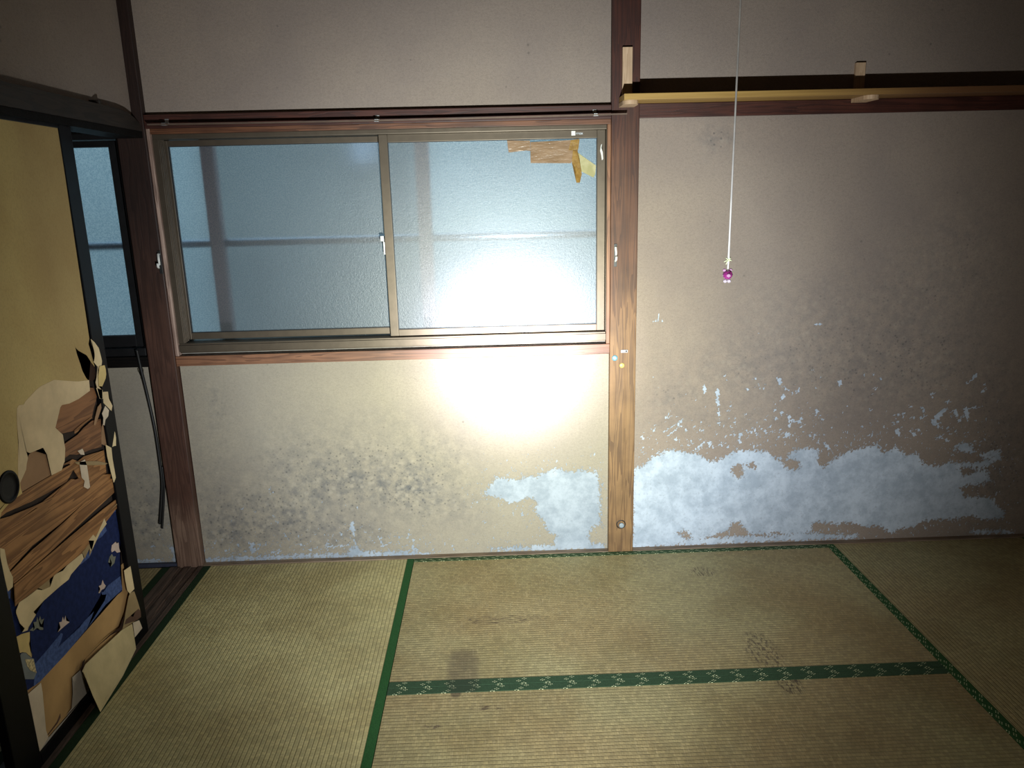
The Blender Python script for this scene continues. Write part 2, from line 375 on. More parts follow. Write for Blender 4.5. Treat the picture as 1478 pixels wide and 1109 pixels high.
# ------------------------------------------------------------------ outlines on their own planes, metres
FUS = {
 'blue': [(-0.530,0.501), (-0.545,0.412), (-0.589,0.281), (-0.595,0.217), (-0.705,0.230), (-0.827,0.218), (-0.948,0.211), (-1.080,0.212), (-1.141,0.225), (-1.147,0.525), (-1.129,0.497), (-1.118,0.475), (-1.058,0.424), (-0.928,0.425), (-0.797,0.435), (-0.767,0.439), (-0.714,0.460), (-0.635,0.499)],
 'bluelight': [(-0.593,0.271), (-0.593,0.222), (-0.705,0.230), (-0.827,0.218), (-0.948,0.211), (-1.080,0.212), (-1.108,0.217), (-1.085,0.271), (-1.016,0.276), (-0.953,0.282), (-0.945,0.275), (-0.959,0.261), (-0.976,0.252), (-0.937,0.249), (-0.860,0.245), (-0.838,0.248), (-0.707,0.246), (-0.691,0.259), (-0.721,0.273), (-0.717,0.279), (-0.704,0.276), (-0.672,0.281)],
 'swoosh1': [(-0.803,0.421), (-0.798,0.430), (-0.785,0.432), (-0.753,0.440), (-0.733,0.437), (-0.730,0.428), (-0.754,0.419)],
 'swoosh2': [(-0.700,0.451), (-0.680,0.468), (-0.654,0.476), (-0.632,0.467), (-0.629,0.453), (-0.662,0.448)],
 'swoosh3': [(-0.641,0.498), (-0.597,0.499), (-0.530,0.503), (-0.532,0.487), (-0.598,0.493), (-0.634,0.479)],
 'swoosh4': [(-1.147,0.524), (-1.125,0.521), (-1.123,0.511), (-1.130,0.494), (-1.146,0.501)],
 'cream_band': [(-1.124,0.456), (-1.107,0.469), (-1.069,0.465), (-1.028,0.463), (-1.007,0.449), (-0.971,0.440), (-0.970,0.458), (-0.951,0.464), (-0.921,0.457), (-0.899,0.452), (-0.853,0.463), (-0.807,0.466), (-0.792,0.450), (-0.790,0.435), (-0.808,0.429), (-0.866,0.422), (-0.882,0.414), (-0.929,0.417), (-1.008,0.418), (-1.060,0.413), (-1.046,0.410), (-1.052,0.400), (-1.079,0.390), (-1.091,0.386), (-1.097,0.380), (-1.118,0.388), (-1.106,0.392), (-1.120,0.414), (-1.126,0.449)],
 'tan_bit1': [(-1.003,0.448), (-0.971,0.440), (-0.970,0.458), (-0.959,0.466), (-0.942,0.464), (-0.976,0.467), (-1.027,0.468)],
 'tan_bit2': [(-0.798,0.464), (-0.764,0.474), (-0.742,0.458), (-0.747,0.451), (-0.775,0.438), (-0.785,0.432), (-0.789,0.446)],
 'cream_tip': [(-0.750,0.476), (-0.719,0.481), (-0.708,0.465), (-0.643,0.501), (-0.634,0.479), (-0.680,0.468), (-0.708,0.455), (-0.743,0.437), (-0.750,0.444), (-0.720,0.461)],
 'tan_right': [(-0.742,0.470), (-0.665,0.499), (-0.634,0.499), (-0.708,0.455), (-0.757,0.428)],
 'leaf_r1': [(-0.623,0.380), (-0.614,0.394), (-0.597,0.394), (-0.588,0.394), (-0.584,0.386), (-0.571,0.383), (-0.573,0.364), (-0.569,0.348), (-0.590,0.355), (-0.601,0.369), (-0.621,0.372)],
 'leaf_r2': [(-0.643,0.330), (-0.631,0.338), (-0.652,0.352), (-0.638,0.365), (-0.622,0.367), (-0.616,0.354), (-0.601,0.348), (-0.617,0.331), (-0.630,0.331)],
 'leaf_m': [(-0.735,0.288), (-0.722,0.297), (-0.727,0.308), (-0.712,0.304), (-0.700,0.315), (-0.696,0.300), (-0.688,0.288), (-0.699,0.284), (-0.715,0.288), (-0.728,0.284)],
 'leaf_l': [(-0.969,0.294), (-0.951,0.299), (-0.954,0.317), (-0.941,0.312), (-0.932,0.322), (-0.930,0.308), (-0.919,0.318), (-0.920,0.302), (-0.905,0.289), (-0.926,0.291), (-0.949,0.293)],
 'leaf_dim': [(-1.082,0.371), (-1.068,0.371), (-1.059,0.367), (-1.061,0.383), (-1.048,0.377), (-1.042,0.388), (-1.039,0.374), (-1.029,0.383), (-1.027,0.369), (-1.014,0.366), (-1.029,0.357), (-1.039,0.356), (-1.026,0.345), (-1.027,0.339), (-1.040,0.346), (-1.049,0.358), (-1.057,0.360), (-1.068,0.360)],
 'corner_cream': [(-1.145,0.389), (-1.119,0.383), (-1.086,0.369), (-1.093,0.346), (-1.098,0.342), (-1.095,0.306), (-1.098,0.299), (-1.109,0.315), (-1.116,0.326), (-1.130,0.336), (-1.148,0.343)],
 'corner_grey': [(-1.142,0.331), (-1.131,0.334), (-1.116,0.326), (-1.100,0.300), (-1.089,0.289), (-1.090,0.246), (-1.105,0.237), (-1.145,0.265), (-1.144,0.296)],
 'corner_print': [(-1.124,0.311), (-1.093,0.290), (-1.090,0.246), (-1.113,0.270), (-1.121,0.289)],
 'strip_a': [(-1.112,0.726), (-1.080,0.736), (-1.055,0.739), (-1.018,0.740), (-0.877,0.736), (-0.790,0.733), (-0.752,0.729), (-0.756,0.715), (-0.803,0.691), (-0.831,0.691), (-0.907,0.695), (-0.982,0.701), (-1.057,0.711), (-1.086,0.715), (-1.117,0.713)],
 'strip_b': [(-1.132,0.683), (-1.118,0.710), (-1.080,0.701), (-0.984,0.686), (-0.886,0.674), (-0.834,0.684), (-0.781,0.690), (-0.734,0.666), (-0.727,0.654), (-0.856,0.644), (-0.969,0.677), (-1.055,0.675), (-1.126,0.676)],
 'strip_c': [(-1.144,0.643), (-1.132,0.668), (-1.125,0.676), (-1.038,0.675), (-0.961,0.674), (-0.813,0.652), (-0.679,0.663), (-0.558,0.621), (-0.570,0.603), (-0.767,0.594), (-0.874,0.587), (-1.014,0.585), (-1.120,0.567), (-1.135,0.596), (-1.138,0.624)],
 'strip_d': [(-1.120,0.562), (-1.017,0.575), (-0.963,0.577), (-0.854,0.584), (-0.758,0.590), (-0.574,0.611), (-0.516,0.589), (-0.504,0.574), (-0.553,0.556), (-0.727,0.546), (-0.919,0.533), (-1.014,0.529), (-1.112,0.526), (-1.121,0.547)],
 'strip_e': [(-1.113,0.524), (-1.014,0.526), (-0.840,0.530), (-0.636,0.532), (-0.495,0.528), (-0.480,0.514), (-0.540,0.511), (-0.644,0.506), (-0.725,0.476), (-0.799,0.455), (-0.892,0.460), (-1.006,0.463), (-1.108,0.470), (-1.125,0.468)],
 'strip_f': [(-0.931,0.736), (-0.872,0.734), (-0.818,0.739), (-0.757,0.741), (-0.724,0.717), (-0.764,0.719), (-0.839,0.722), (-0.905,0.726), (-0.929,0.728)],
 'strip_g': [(-0.810,0.678), (-0.775,0.682), (-0.736,0.676), (-0.729,0.664), (-0.796,0.668), (-0.845,0.668), (-0.886,0.673)],
 'plank_p1': [(-0.788,0.916), (-0.754,0.913), (-0.722,0.909), (-0.664,0.912), (-0.614,0.918), (-0.605,0.927), (-0.577,0.918), (-0.568,0.887), (-0.578,0.873), (-0.595,0.858), (-0.615,0.834), (-0.671,0.831), (-0.701,0.829), (-0.701,0.821), (-0.723,0.822), (-0.794,0.835), (-0.825,0.863), (-0.797,0.905)],
 'plank_p2': [(-0.794,0.792), (-0.783,0.801), (-0.709,0.805), (-0.670,0.815), (-0.619,0.822), (-0.565,0.813), (-0.587,0.725), (-0.645,0.737), (-0.698,0.743), (-0.732,0.749), (-0.767,0.762), (-0.807,0.759)],
 'plank_p3': [(-0.821,0.746), (-0.756,0.743), (-0.732,0.728), (-0.696,0.731), (-0.577,0.710), (-0.580,0.668), (-0.584,0.635), (-0.649,0.643), (-0.688,0.638), (-0.723,0.642), (-0.742,0.678), (-0.775,0.736)],
 'plank_p4': [(-0.566,0.786), (-0.549,0.801), (-0.518,0.812), (-0.508,0.803), (-0.505,0.771), (-0.510,0.741), (-0.529,0.708), (-0.544,0.708), (-0.572,0.727), (-0.586,0.735)],
 'plank_p5': [(-0.968,0.826), (-0.935,0.829), (-0.897,0.828), (-0.881,0.803), (-0.876,0.738), (-0.941,0.740), (-1.021,0.742), (-1.023,0.767), (-0.997,0.784), (-0.984,0.799)],
 'splinter_a': [(-0.729,0.760), (-0.702,0.758), (-0.697,0.746), (-0.697,0.736), (-0.716,0.744)],
 'splinter_b': [(-0.730,0.724), (-0.699,0.722), (-0.693,0.699), (-0.696,0.630), (-0.709,0.629), (-0.729,0.644), (-0.718,0.660), (-0.731,0.674)],
 'splinter_c': [(-0.756,0.733), (-0.690,0.713), (-0.628,0.691), (-0.573,0.664), (-0.591,0.665), (-0.682,0.697), (-0.740,0.720)],
 'splinter_d': [(-0.701,0.829), (-0.671,0.833), (-0.624,0.836), (-0.619,0.832), (-0.667,0.827), (-0.695,0.821), (-0.711,0.815), (-0.729,0.814), (-0.728,0.825)],
 'splinter_e': [(-0.617,0.808), (-0.601,0.830), (-0.577,0.856), (-0.555,0.863), (-0.557,0.847), (-0.580,0.827), (-0.609,0.804)],
 'edge_white': [(-0.575,0.728), (-0.544,0.707), (-0.548,0.674), (-0.546,0.604), (-0.563,0.593), (-0.569,0.627), (-0.577,0.688), (-0.576,0.712)],
 'edge_white2': [(-0.537,0.708), (-0.515,0.739), (-0.507,0.751), (-0.506,0.730), (-0.514,0.704), (-0.529,0.708)],
 'curl_pink': [(-0.567,0.831), (-0.541,0.849), (-0.523,0.829), (-0.533,0.812), (-0.554,0.806), (-0.564,0.790), (-0.572,0.794), (-0.563,0.815)],
 'edge_cream': [(-0.577,0.918), (-0.543,0.903), (-0.546,0.874), (-0.566,0.880), (-0.571,0.897)],
 'edge_cream2': [(-0.542,0.896), (-0.511,0.889), (-0.512,0.865), (-0.497,0.837), (-0.508,0.823), (-0.524,0.838), (-0.542,0.855), (-0.548,0.861)],
 'splinter_tip': [(-0.649,0.510), (-0.539,0.517), (-0.478,0.519), (-0.485,0.511), (-0.527,0.511), (-0.592,0.513)],
 'hole': [(-0.653,1.064), (-0.639,1.051), (-0.597,1.028), (-0.580,1.005), (-0.565,0.989), (-0.547,0.980), (-0.556,0.958), (-0.568,0.944), (-0.584,0.942), (-0.607,0.949), (-0.622,0.963), (-0.635,0.987), (-0.640,1.008), (-0.650,1.043)],
 'curl_a': [(-0.566,1.073), (-0.548,1.059), (-0.529,1.037), (-0.523,1.006), (-0.522,0.993), (-0.528,0.981), (-0.554,0.983), (-0.571,1.001), (-0.561,1.017), (-0.559,1.030), (-0.566,1.042)],
 'curl_b': [(-0.541,0.981), (-0.511,0.977), (-0.508,0.963), (-0.510,0.947), (-0.517,0.935), (-0.546,0.915), (-0.563,0.920), (-0.558,0.953)],
 'curl_c': [(-0.548,0.983), (-0.541,0.981), (-0.558,0.953), (-0.563,0.920), (-0.545,0.902), (-0.551,0.875), (-0.567,0.881), (-0.571,0.909), (-0.576,0.936), (-0.565,0.950)],
 'flap': [(-0.977,0.964), (-0.967,0.969), (-0.945,0.965), (-0.936,0.972), (-0.901,0.983), (-0.882,0.989), (-0.859,0.994), (-0.821,0.995), (-0.790,0.996), (-0.739,0.981), (-0.686,0.966), (-0.666,0.961), (-0.607,0.951), (-0.612,0.918), (-0.681,0.910), (-0.734,0.910), (-0.773,0.916), (-0.783,0.912), (-0.824,0.862), (-0.794,0.832), (-0.794,0.789), (-0.808,0.754), (-0.817,0.748), (-0.829,0.735), (-0.880,0.739), (-0.882,0.772), (-0.884,0.801), (-0.897,0.827), (-0.934,0.830), (-0.958,0.832), (-0.972,0.842), (-0.969,0.823), (-0.979,0.810), (-0.986,0.795), (-1.018,0.772), (-1.027,0.768), (-1.018,0.811), (-0.996,0.877), (-0.988,0.923)],
 'lower_left_cream': [(-1.117,0.733), (-1.093,0.741), (-1.053,0.739), (-1.044,0.743), (-1.029,0.769), (-1.019,0.770), (-1.021,0.756), (-1.018,0.740), (-1.053,0.738), (-1.080,0.735), (-1.112,0.726), (-1.124,0.709)],
 'stile_cream': [(-1.142,0.642), (-1.127,0.631), (-1.128,0.598), (-1.127,0.585), (-1.123,0.566), (-1.117,0.548), (-1.124,0.524), (-1.145,0.522), (-1.147,0.559), (-1.147,0.620)],
 'kraft': [(-0.590,0.213), (-0.590,0.212), (-0.588,0.188), (-0.613,0.157), (-0.631,0.141), (-0.649,0.123), (-0.718,0.135), (-0.815,0.149), (-0.894,0.149), (-0.878,0.141), (-0.943,0.134), (-0.956,0.109), (-0.968,0.055), (-1.019,0.045), (-1.094,0.044), (-1.098,0.070), (-1.083,0.178), (-1.081,0.208), (-0.998,0.209), (-0.948,0.211), (-0.827,0.218), (-0.705,0.230)],
 'pale_left': [(-1.142,0.216), (-1.081,0.209), (-1.082,0.178), (-1.090,0.124), (-1.098,0.070), (-1.094,0.043), (-1.139,0.031)],
 'pale_foot': [(-1.094,0.044), (-1.020,0.040), (-0.935,0.032), (-0.929,0.023), (-1.072,0.032), (-1.139,0.031)],
 'tear_shadow': [(-1.093,0.046), (-1.085,0.050), (-1.066,0.051), (-1.041,0.053), (-1.019,0.065), (-1.021,0.053), (-1.038,0.047), (-1.067,0.046)],
 'pale_mid': [(-0.944,0.130), (-0.896,0.120), (-0.886,0.108), (-0.882,0.078), (-0.882,0.031), (-0.969,0.041), (-0.999,0.044), (-0.972,0.047), (-0.955,0.085)],
 'right_col1': [(-0.586,0.288), (-0.542,0.281), (-0.541,0.235), (-0.540,0.194), (-0.573,0.195), (-0.586,0.213), (-0.588,0.260)],
 'right_col2': [(-0.572,0.196), (-0.543,0.187), (-0.532,0.146), (-0.524,0.108), (-0.525,0.078), (-0.558,0.084), (-0.582,0.092), (-0.654,0.108), (-0.634,0.130), (-0.613,0.157), (-0.584,0.189)],
 'right_col3': [(-0.584,0.091), (-0.541,0.074), (-0.529,0.026), (-0.587,0.035), (-0.585,0.067)],
 'flap_low': [(-0.587,0.088), (-0.588,0.038), (-0.587,-0.008), (-0.637,-0.018), (-0.694,-0.040), (-0.809,-0.039), (-0.850,-0.059), (-0.873,0.015), (-0.886,0.066), (-0.897,0.111), (-0.903,0.123), (-0.882,0.132), (-0.792,0.123), (-0.705,0.112), (-0.654,0.107)],
 'flap_fold': [(-0.947,0.131), (-0.903,0.126), (-0.882,0.129), (-0.879,0.107), (-0.883,0.062), (-0.876,0.019), (-0.882,0.032), (-0.888,0.078), (-0.904,0.106), (-0.945,0.113)],
 'flap_shadow': [(-0.608,0.154), (-0.627,0.113), (-0.654,0.109), (-0.725,0.131), (-0.801,0.142), (-0.879,0.148), (-0.907,0.118), (-0.910,0.134), (-0.894,0.148), (-0.816,0.145), (-0.729,0.136), (-0.665,0.123)],
 'dark_smudge': [(-0.639,0.117), (-0.623,0.127), (-0.593,0.122), (-0.577,0.109), (-0.558,0.118), (-0.535,0.115), (-0.523,0.100), (-0.526,0.079), (-0.558,0.084), (-0.593,0.099)],
 'hook': [(-0.903,-0.003), (-0.879,0.007), (-0.872,-0.002), (-0.875,-0.015)],
}
PEEL_R = [
 [(1.808,0.355), (1.853,0.377), (1.898,0.415), (1.948,0.436), (2.011,0.432), (2.051,0.422), (2.091,0.411), (2.129,0.380), (2.160,0.382), (2.210,0.409), (2.255,0.429), (2.312,0.420), (2.369,0.418), (2.405,0.391), (2.452,0.375), (2.477,0.416), (2.506,0.423), (2.563,0.424), (2.592,0.406), (2.593,0.358), (2.615,0.339), (2.636,0.363), (2.680,0.389), (2.746,0.419), (2.797,0.421), (2.830,0.436), (2.849,0.421), (2.857,0.397), (2.907,0.413), (2.956,0.379), (3.008,0.386), (3.036,0.340), (3.089,0.329), (3.145,0.342), (3.216,0.337), (3.285,0.339), (3.357,0.368), (3.364,0.353), (3.322,0.323), (3.254,0.311), (3.314,0.297), (3.333,0.253), (3.274,0.237), (3.206,0.225), (3.236,0.185), (3.305,0.177), (3.365,0.168), (3.359,0.141), (3.339,0.096), (3.269,0.095), (3.199,0.085), (3.117,0.079), (3.059,0.071), (3.025,0.053), (2.955,0.047), (2.934,0.023), (2.883,0.062), (2.824,0.061), (2.788,0.071), (2.728,0.083), (2.682,0.075), (2.634,0.087), (2.587,0.088), (2.578,0.051), (2.544,0.033), (2.473,0.042), (2.425,0.057), (2.391,0.039), (2.355,0.047), (2.308,0.048), (2.271,0.100), (2.236,0.101), (2.231,0.064), (2.168,0.054), (2.122,0.036), (2.087,0.026), (2.006,0.009), (1.812,-0.001)],
 [(1.812,0.027), (2.122,0.033), (2.379,0.036), (2.590,0.038), (2.768,0.025), (2.793,0.011), (2.475,0.007), (2.123,0.002), (1.812,-0.001)],
 [(3.277,0.025), (3.420,0.026), (3.470,0.008), (3.303,0.009)],
 [(3.162,0.399), (3.193,0.428), (3.235,0.418), (3.256,0.384), (3.222,0.379)],
 [(3.281,0.371), (3.360,0.386), (3.357,0.368), (3.294,0.356)],
 [(3.268,0.101), (3.368,0.147), (3.421,0.108), (3.413,0.077), (3.330,0.073)],
]
HOLE_R = [
 [(1.987,0.067), (2.045,0.071), (2.063,0.032), (2.034,0.040)],
 [(2.219,0.347), (2.246,0.364), (2.269,0.363), (2.277,0.321), (2.255,0.297), (2.225,0.329)],
 [(2.286,0.363), (2.314,0.374), (2.327,0.349), (2.299,0.344)],
 [(2.405,0.388), (2.451,0.381), (2.509,0.373), (2.511,0.337), (2.477,0.332), (2.442,0.351)],
 [(2.587,0.400), (2.634,0.381), (2.615,0.339), (2.593,0.352)],
 [(3.195,0.313), (3.241,0.318), (3.256,0.293), (3.211,0.276)],
]
PEEL_L = [
 [(1.689,0.018), (1.692,-0.000), (1.544,0.000), (1.424,0.002), (1.267,0.004), (1.199,0.017), (1.268,0.024), (1.340,0.025), (1.424,0.026), (1.475,0.028), (1.478,0.054), (1.484,0.067), (1.461,0.080), (1.440,0.107), (1.434,0.133), (1.408,0.172), (1.397,0.198), (1.409,0.223), (1.368,0.244), (1.320,0.220), (1.273,0.234), (1.244,0.251), (1.209,0.256), (1.180,0.266), (1.198,0.294), (1.217,0.318), (1.235,0.339), (1.264,0.338), (1.287,0.334), (1.322,0.327), (1.370,0.344), (1.405,0.336), (1.417,0.355), (1.464,0.365), (1.505,0.370), (1.522,0.357), (1.593,0.361), (1.628,0.354), (1.658,0.346), (1.670,0.277), (1.673,0.214), (1.670,0.163), (1.676,0.111), (1.646,0.106), (1.628,0.074), (1.622,0.042), (1.659,0.024)],
 [(-0.002,0.019), (0.076,0.023), (0.175,0.024), (0.289,0.024), (0.388,0.026), (0.502,0.022), (0.587,0.020), (0.603,0.039), (0.618,0.054), (0.639,0.049), (0.666,0.029), (0.745,0.022), (0.873,0.021), (0.943,0.010), (0.942,-0.001), (0.600,0.002), (0.315,0.003), (0.102,0.001), (-0.004,0.001)],
]
HOLE_L = [
 [(1.628,0.061), (1.677,0.072), (1.683,0.033), (1.635,0.028)],
]
PEEL_N = [
 [(-0.151,0.087), (-0.142,0.091), (-0.117,0.081), (-0.122,0.010), (-0.146,0.009), (-0.137,0.036), (-0.143,0.059)],
 [(-0.283,0.019), (-0.221,0.020), (-0.164,0.010), (-0.123,0.010), (-0.121,0.002), (-0.224,0.001), (-0.286,-0.002)],
]
FLAKE_R = [(1.950,0.574,1.955,0.610,0.0017), (1.934,0.577,1.969,0.584,0.0017), (1.935,0.518,2.013,0.566,0.0028), (1.952,0.500,2.003,0.541,0.0028), (1.992,0.547,2.031,0.517,0.0025), (1.889,0.514,1.897,0.545,0.0022), (1.843,0.501,1.849,0.484,0.0017), (1.914,0.487,1.922,0.504,0.0014), (2.096,0.706,2.097,0.675,0.0039), (2.150,0.690,2.151,0.637,0.0050), (2.154,0.637,2.162,0.542,0.0025), (2.176,0.752,2.185,0.730,0.0019), (2.287,0.727,2.311,0.735,0.0014), (2.316,0.712,2.325,0.687,0.0025), (2.398,0.726,2.407,0.704,0.0055), (2.410,0.701,2.461,0.662,0.0022), (2.485,0.680,2.477,0.666,0.0039), (2.424,0.651,2.414,0.640,0.0050), (2.389,0.624,2.391,0.621,0.0033), (2.206,0.638,2.210,0.605,0.0022), (2.228,0.568,2.226,0.545,0.0028), (2.198,0.569,2.206,0.568,0.0019), (2.087,0.555,2.087,0.541,0.0019), (2.057,0.536,2.058,0.519,0.0022), (2.096,0.527,2.096,0.510,0.0022), (2.146,0.491,2.162,0.505,0.0022), (2.114,0.466,2.143,0.440,0.0025), (2.066,0.431,2.093,0.456,0.0025), (2.077,0.427,2.088,0.444,0.0019), (2.209,0.492,2.222,0.511,0.0022), (2.253,0.496,2.248,0.476,0.0044), (2.271,0.512,2.324,0.492,0.0022), (2.252,0.462,2.255,0.456,0.0033), (2.327,0.445,2.338,0.450,0.0022), (2.302,0.443,2.313,0.440,0.0025), (2.320,0.579,2.328,0.573,0.0019), (2.417,0.584,2.421,0.575,0.0039), (2.451,0.569,2.457,0.521,0.0039), (2.461,0.549,2.494,0.542,0.0039), (2.501,0.559,2.504,0.519,0.0028), (2.438,0.476,2.453,0.498,0.0033), (2.474,0.469,2.478,0.500,0.0022), (2.564,0.591,2.568,0.579,0.0044), (2.560,0.579,2.561,0.546,0.0017), (2.535,0.769,2.538,0.755,0.0017), (2.555,0.686,2.555,0.677,0.0017), (2.273,0.692,2.272,0.681,0.0017), (2.061,0.662,2.062,0.646,0.0014), (1.907,0.430,1.921,0.418,0.0025), (2.131,0.466,2.137,0.460,0.0033), (2.175,0.464,2.178,0.461,0.0033), (2.203,0.449,2.203,0.440,0.0028), (2.156,0.399,2.145,0.385,0.0033), (1.855,0.605,1.856,0.602,0.0022), (2.381,0.500,2.387,0.506,0.0022), (2.652,0.711,2.653,0.693,0.0047), (2.629,0.691,2.631,0.682,0.0024), (2.797,0.671,2.808,0.679,0.0021), (3.032,0.643,3.066,0.652,0.0018), (3.182,0.685,3.203,0.702,0.0024), (3.203,0.702,3.218,0.720,0.0047), (3.248,0.648,3.270,0.657,0.0024), (2.959,0.588,2.965,0.600,0.0024), (2.929,0.568,2.932,0.538,0.0027), (2.961,0.545,2.982,0.544,0.0021), (3.006,0.587,3.017,0.568,0.0035), (3.005,0.541,3.028,0.553,0.0029), (3.060,0.525,3.087,0.548,0.0065), (3.070,0.542,3.099,0.572,0.0065), (3.099,0.572,3.127,0.584,0.0024), (3.055,0.519,3.086,0.502,0.0041), (3.146,0.570,3.158,0.540,0.0041), (3.134,0.546,3.136,0.540,0.0024), (3.167,0.521,3.191,0.563,0.0027), (3.190,0.575,3.205,0.523,0.0047), (3.190,0.575,3.259,0.582,0.0027), (2.905,0.493,2.930,0.508,0.0024), (2.911,0.487,2.918,0.475,0.0059), (2.983,0.472,2.990,0.466,0.0047), (2.993,0.493,3.008,0.487,0.0029), (3.031,0.495,3.033,0.504,0.0018), (3.134,0.467,3.160,0.476,0.0024), (3.193,0.472,3.223,0.467,0.0024), (3.097,0.459,3.101,0.450,0.0041), (3.119,0.443,3.138,0.437,0.0035), (3.173,0.417,3.162,0.411,0.0041), (3.203,0.416,3.223,0.397,0.0065), (3.223,0.397,3.240,0.384,0.0047), (2.673,0.579,2.675,0.570,0.0029), (2.748,0.734,2.751,0.731,0.0018), (2.788,0.736,2.792,0.731,0.0024), (3.098,0.605,3.127,0.612,0.0024), (3.280,0.370,3.355,0.392,0.0035), (3.299,0.363,3.357,0.352,0.0041), (2.633,0.508,2.639,0.502,0.0021), (2.658,0.495,2.658,0.492,0.0021), (2.615,0.436,2.641,0.410,0.0035), (3.319,0.610,3.320,0.604,0.0015), (1.880,0.983,1.922,0.984,0.0028), (1.902,1.004,1.903,0.965,0.0035), (1.928,1.048,1.945,1.059,0.0020), (1.840,0.991,1.840,0.983,0.0026), (2.537,0.948,2.559,0.943,0.0044), (2.303,0.922,2.309,0.916,0.0015)]
FLAKE_L = [(0.302,0.332,0.293,0.302,0.0025), (0.283,0.265,0.287,0.250,0.0021), (0.302,0.208,0.309,0.192,0.0018), (0.311,0.181,0.320,0.165,0.0036), (0.332,0.142,0.336,0.134,0.0025), (0.337,0.123,0.359,0.087,0.0043), (0.177,0.239,0.180,0.246,0.0043), (0.186,0.259,0.197,0.258,0.0018), (0.224,0.222,0.238,0.223,0.0021), (0.088,0.219,0.098,0.217,0.0021), (0.122,0.184,0.129,0.190,0.0018), (0.649,0.224,0.659,0.225,0.0028), (0.625,0.158,0.629,0.104,0.0078), (0.610,0.132,0.624,0.127,0.0050), (0.573,0.114,0.587,0.106,0.0028), (0.407,0.108,0.417,0.118,0.0021), (0.736,0.127,0.737,0.119,0.0032), (0.735,0.088,0.747,0.053,0.0050), (0.746,0.049,0.783,0.063,0.0043), (0.132,0.080,0.165,0.060,0.0028), (0.182,0.086,0.237,0.072,0.0036), (0.195,0.074,0.198,0.035,0.0064), (0.206,0.050,0.266,0.079,0.0036), (0.078,0.040,0.134,0.039,0.0025), (0.276,0.040,0.318,0.030,0.0036), (0.309,0.054,0.311,0.031,0.0028), (0.513,0.070,0.510,0.027,0.0032), (0.519,0.054,0.604,0.058,0.0036), (0.631,0.077,0.636,0.049,0.0057), (0.799,0.094,0.827,0.085,0.0028), (0.848,0.080,0.867,0.103,0.0025), (0.876,0.075,0.882,0.056,0.0032), (0.874,0.033,0.888,0.028,0.0064), (0.042,0.095,0.045,0.087,0.0025), (0.014,0.092,0.015,0.090,0.0021), (0.112,0.092,0.111,0.085,0.0021), (0.660,0.137,0.661,0.130,0.0032), (0.712,0.074,0.712,0.066,0.0021), (0.934,0.096,0.938,0.092,0.0018), (0.386,0.074,0.420,0.062,0.0025), (0.957,0.034,0.961,0.008,0.0036), (1.041,0.041,1.049,0.018,0.0042), (1.170,0.144,1.188,0.143,0.0024), (1.268,0.051,1.280,0.051,0.0024), (1.340,0.194,1.342,0.156,0.0036), (1.126,0.406,1.127,0.406,0.0021), (1.646,0.430,1.647,0.430,0.0036), (1.201,-0.017,1.201,-0.017,0.0009), (1.288,0.359,1.276,0.335,0.0024), (1.372,0.148,1.383,0.122,0.0021), (1.076,0.088,1.079,0.088,0.0018), (1.622,0.385,1.631,0.360,0.0027), (1.678,0.321,1.682,0.264,0.0027), (1.676,0.137,1.682,0.085,0.0021), (0.930,0.095,0.933,0.094,0.0018), (0.885,0.018,0.897,0.024,0.0030), (1.382,0.044,1.383,0.038,0.0018)]
TAPE = {
 't1': [(1.312,1.680), (1.402,1.680), (1.405,1.686), (1.589,1.681), (1.587,1.639), (1.582,1.636), (1.556,1.591), (1.383,1.595), (1.383,1.634), (1.318,1.636)],
 't1a': [(1.316,1.680), (1.402,1.678), (1.403,1.640), (1.386,1.642), (1.321,1.636), (1.318,1.656)],
 't2': [(1.403,1.672), (1.553,1.676), (1.585,1.680), (1.579,1.637), (1.556,1.592), (1.403,1.596)],
 't3': [(1.547,1.640), (1.556,1.675), (1.589,1.678), (1.584,1.642), (1.579,1.631), (1.565,1.638)],
 't4': [(1.563,1.637), (1.580,1.638), (1.589,1.601), (1.596,1.551), (1.588,1.520), (1.575,1.520), (1.571,1.577), (1.559,1.593)],
 't5': [(1.583,1.631), (1.653,1.582), (1.650,1.550), (1.643,1.538), (1.596,1.562), (1.591,1.601)],
}
FLAP_LOW = [(-0.018,-0.594,0.092), (-0.014,-0.603,0.047), (-0.008,-0.613,0.008), (0.000,-0.677,0.008), (0.012,-0.755,0.001), (0.022,-0.883,0.014), (0.028,-0.933,0.001), (0.018,-0.939,0.061), (0.008,-0.935,0.099), (-0.008,-0.920,0.126), (-0.015,-0.915,0.130), (-0.018,-0.889,0.136), (-0.020,-0.796,0.125), (-0.020,-0.708,0.114), (-0.020,-0.658,0.109)]
PAPER_MAIN = [(-1.150,1.705), (-0.554,1.713), (-0.566,1.074), (-0.576,1.059), (-0.571,1.040), (-0.561,1.038), (-0.561,1.026), (-0.564,0.999), (-0.561,0.984), (-0.580,1.005), (-0.597,1.028), (-0.639,1.051), (-0.653,1.064), (-0.650,1.043), (-0.640,1.008), (-0.635,0.987), (-0.622,0.963), (-0.608,0.947), (-0.607,0.941), (-0.608,0.949), (-0.666,0.959), (-0.780,0.992), (-0.791,0.995), (-0.821,0.995), (-0.859,0.993), (-0.882,0.989), (-0.901,0.983), (-0.936,0.971), (-0.945,0.964), (-0.967,0.969), (-0.976,0.964), (-0.983,0.946), (-0.991,0.900), (-0.994,0.876), (-1.018,0.811), (-1.027,0.768), (-1.039,0.746), (-1.052,0.740), (-1.092,0.743), (-1.116,0.737), (-1.150,0.725)]

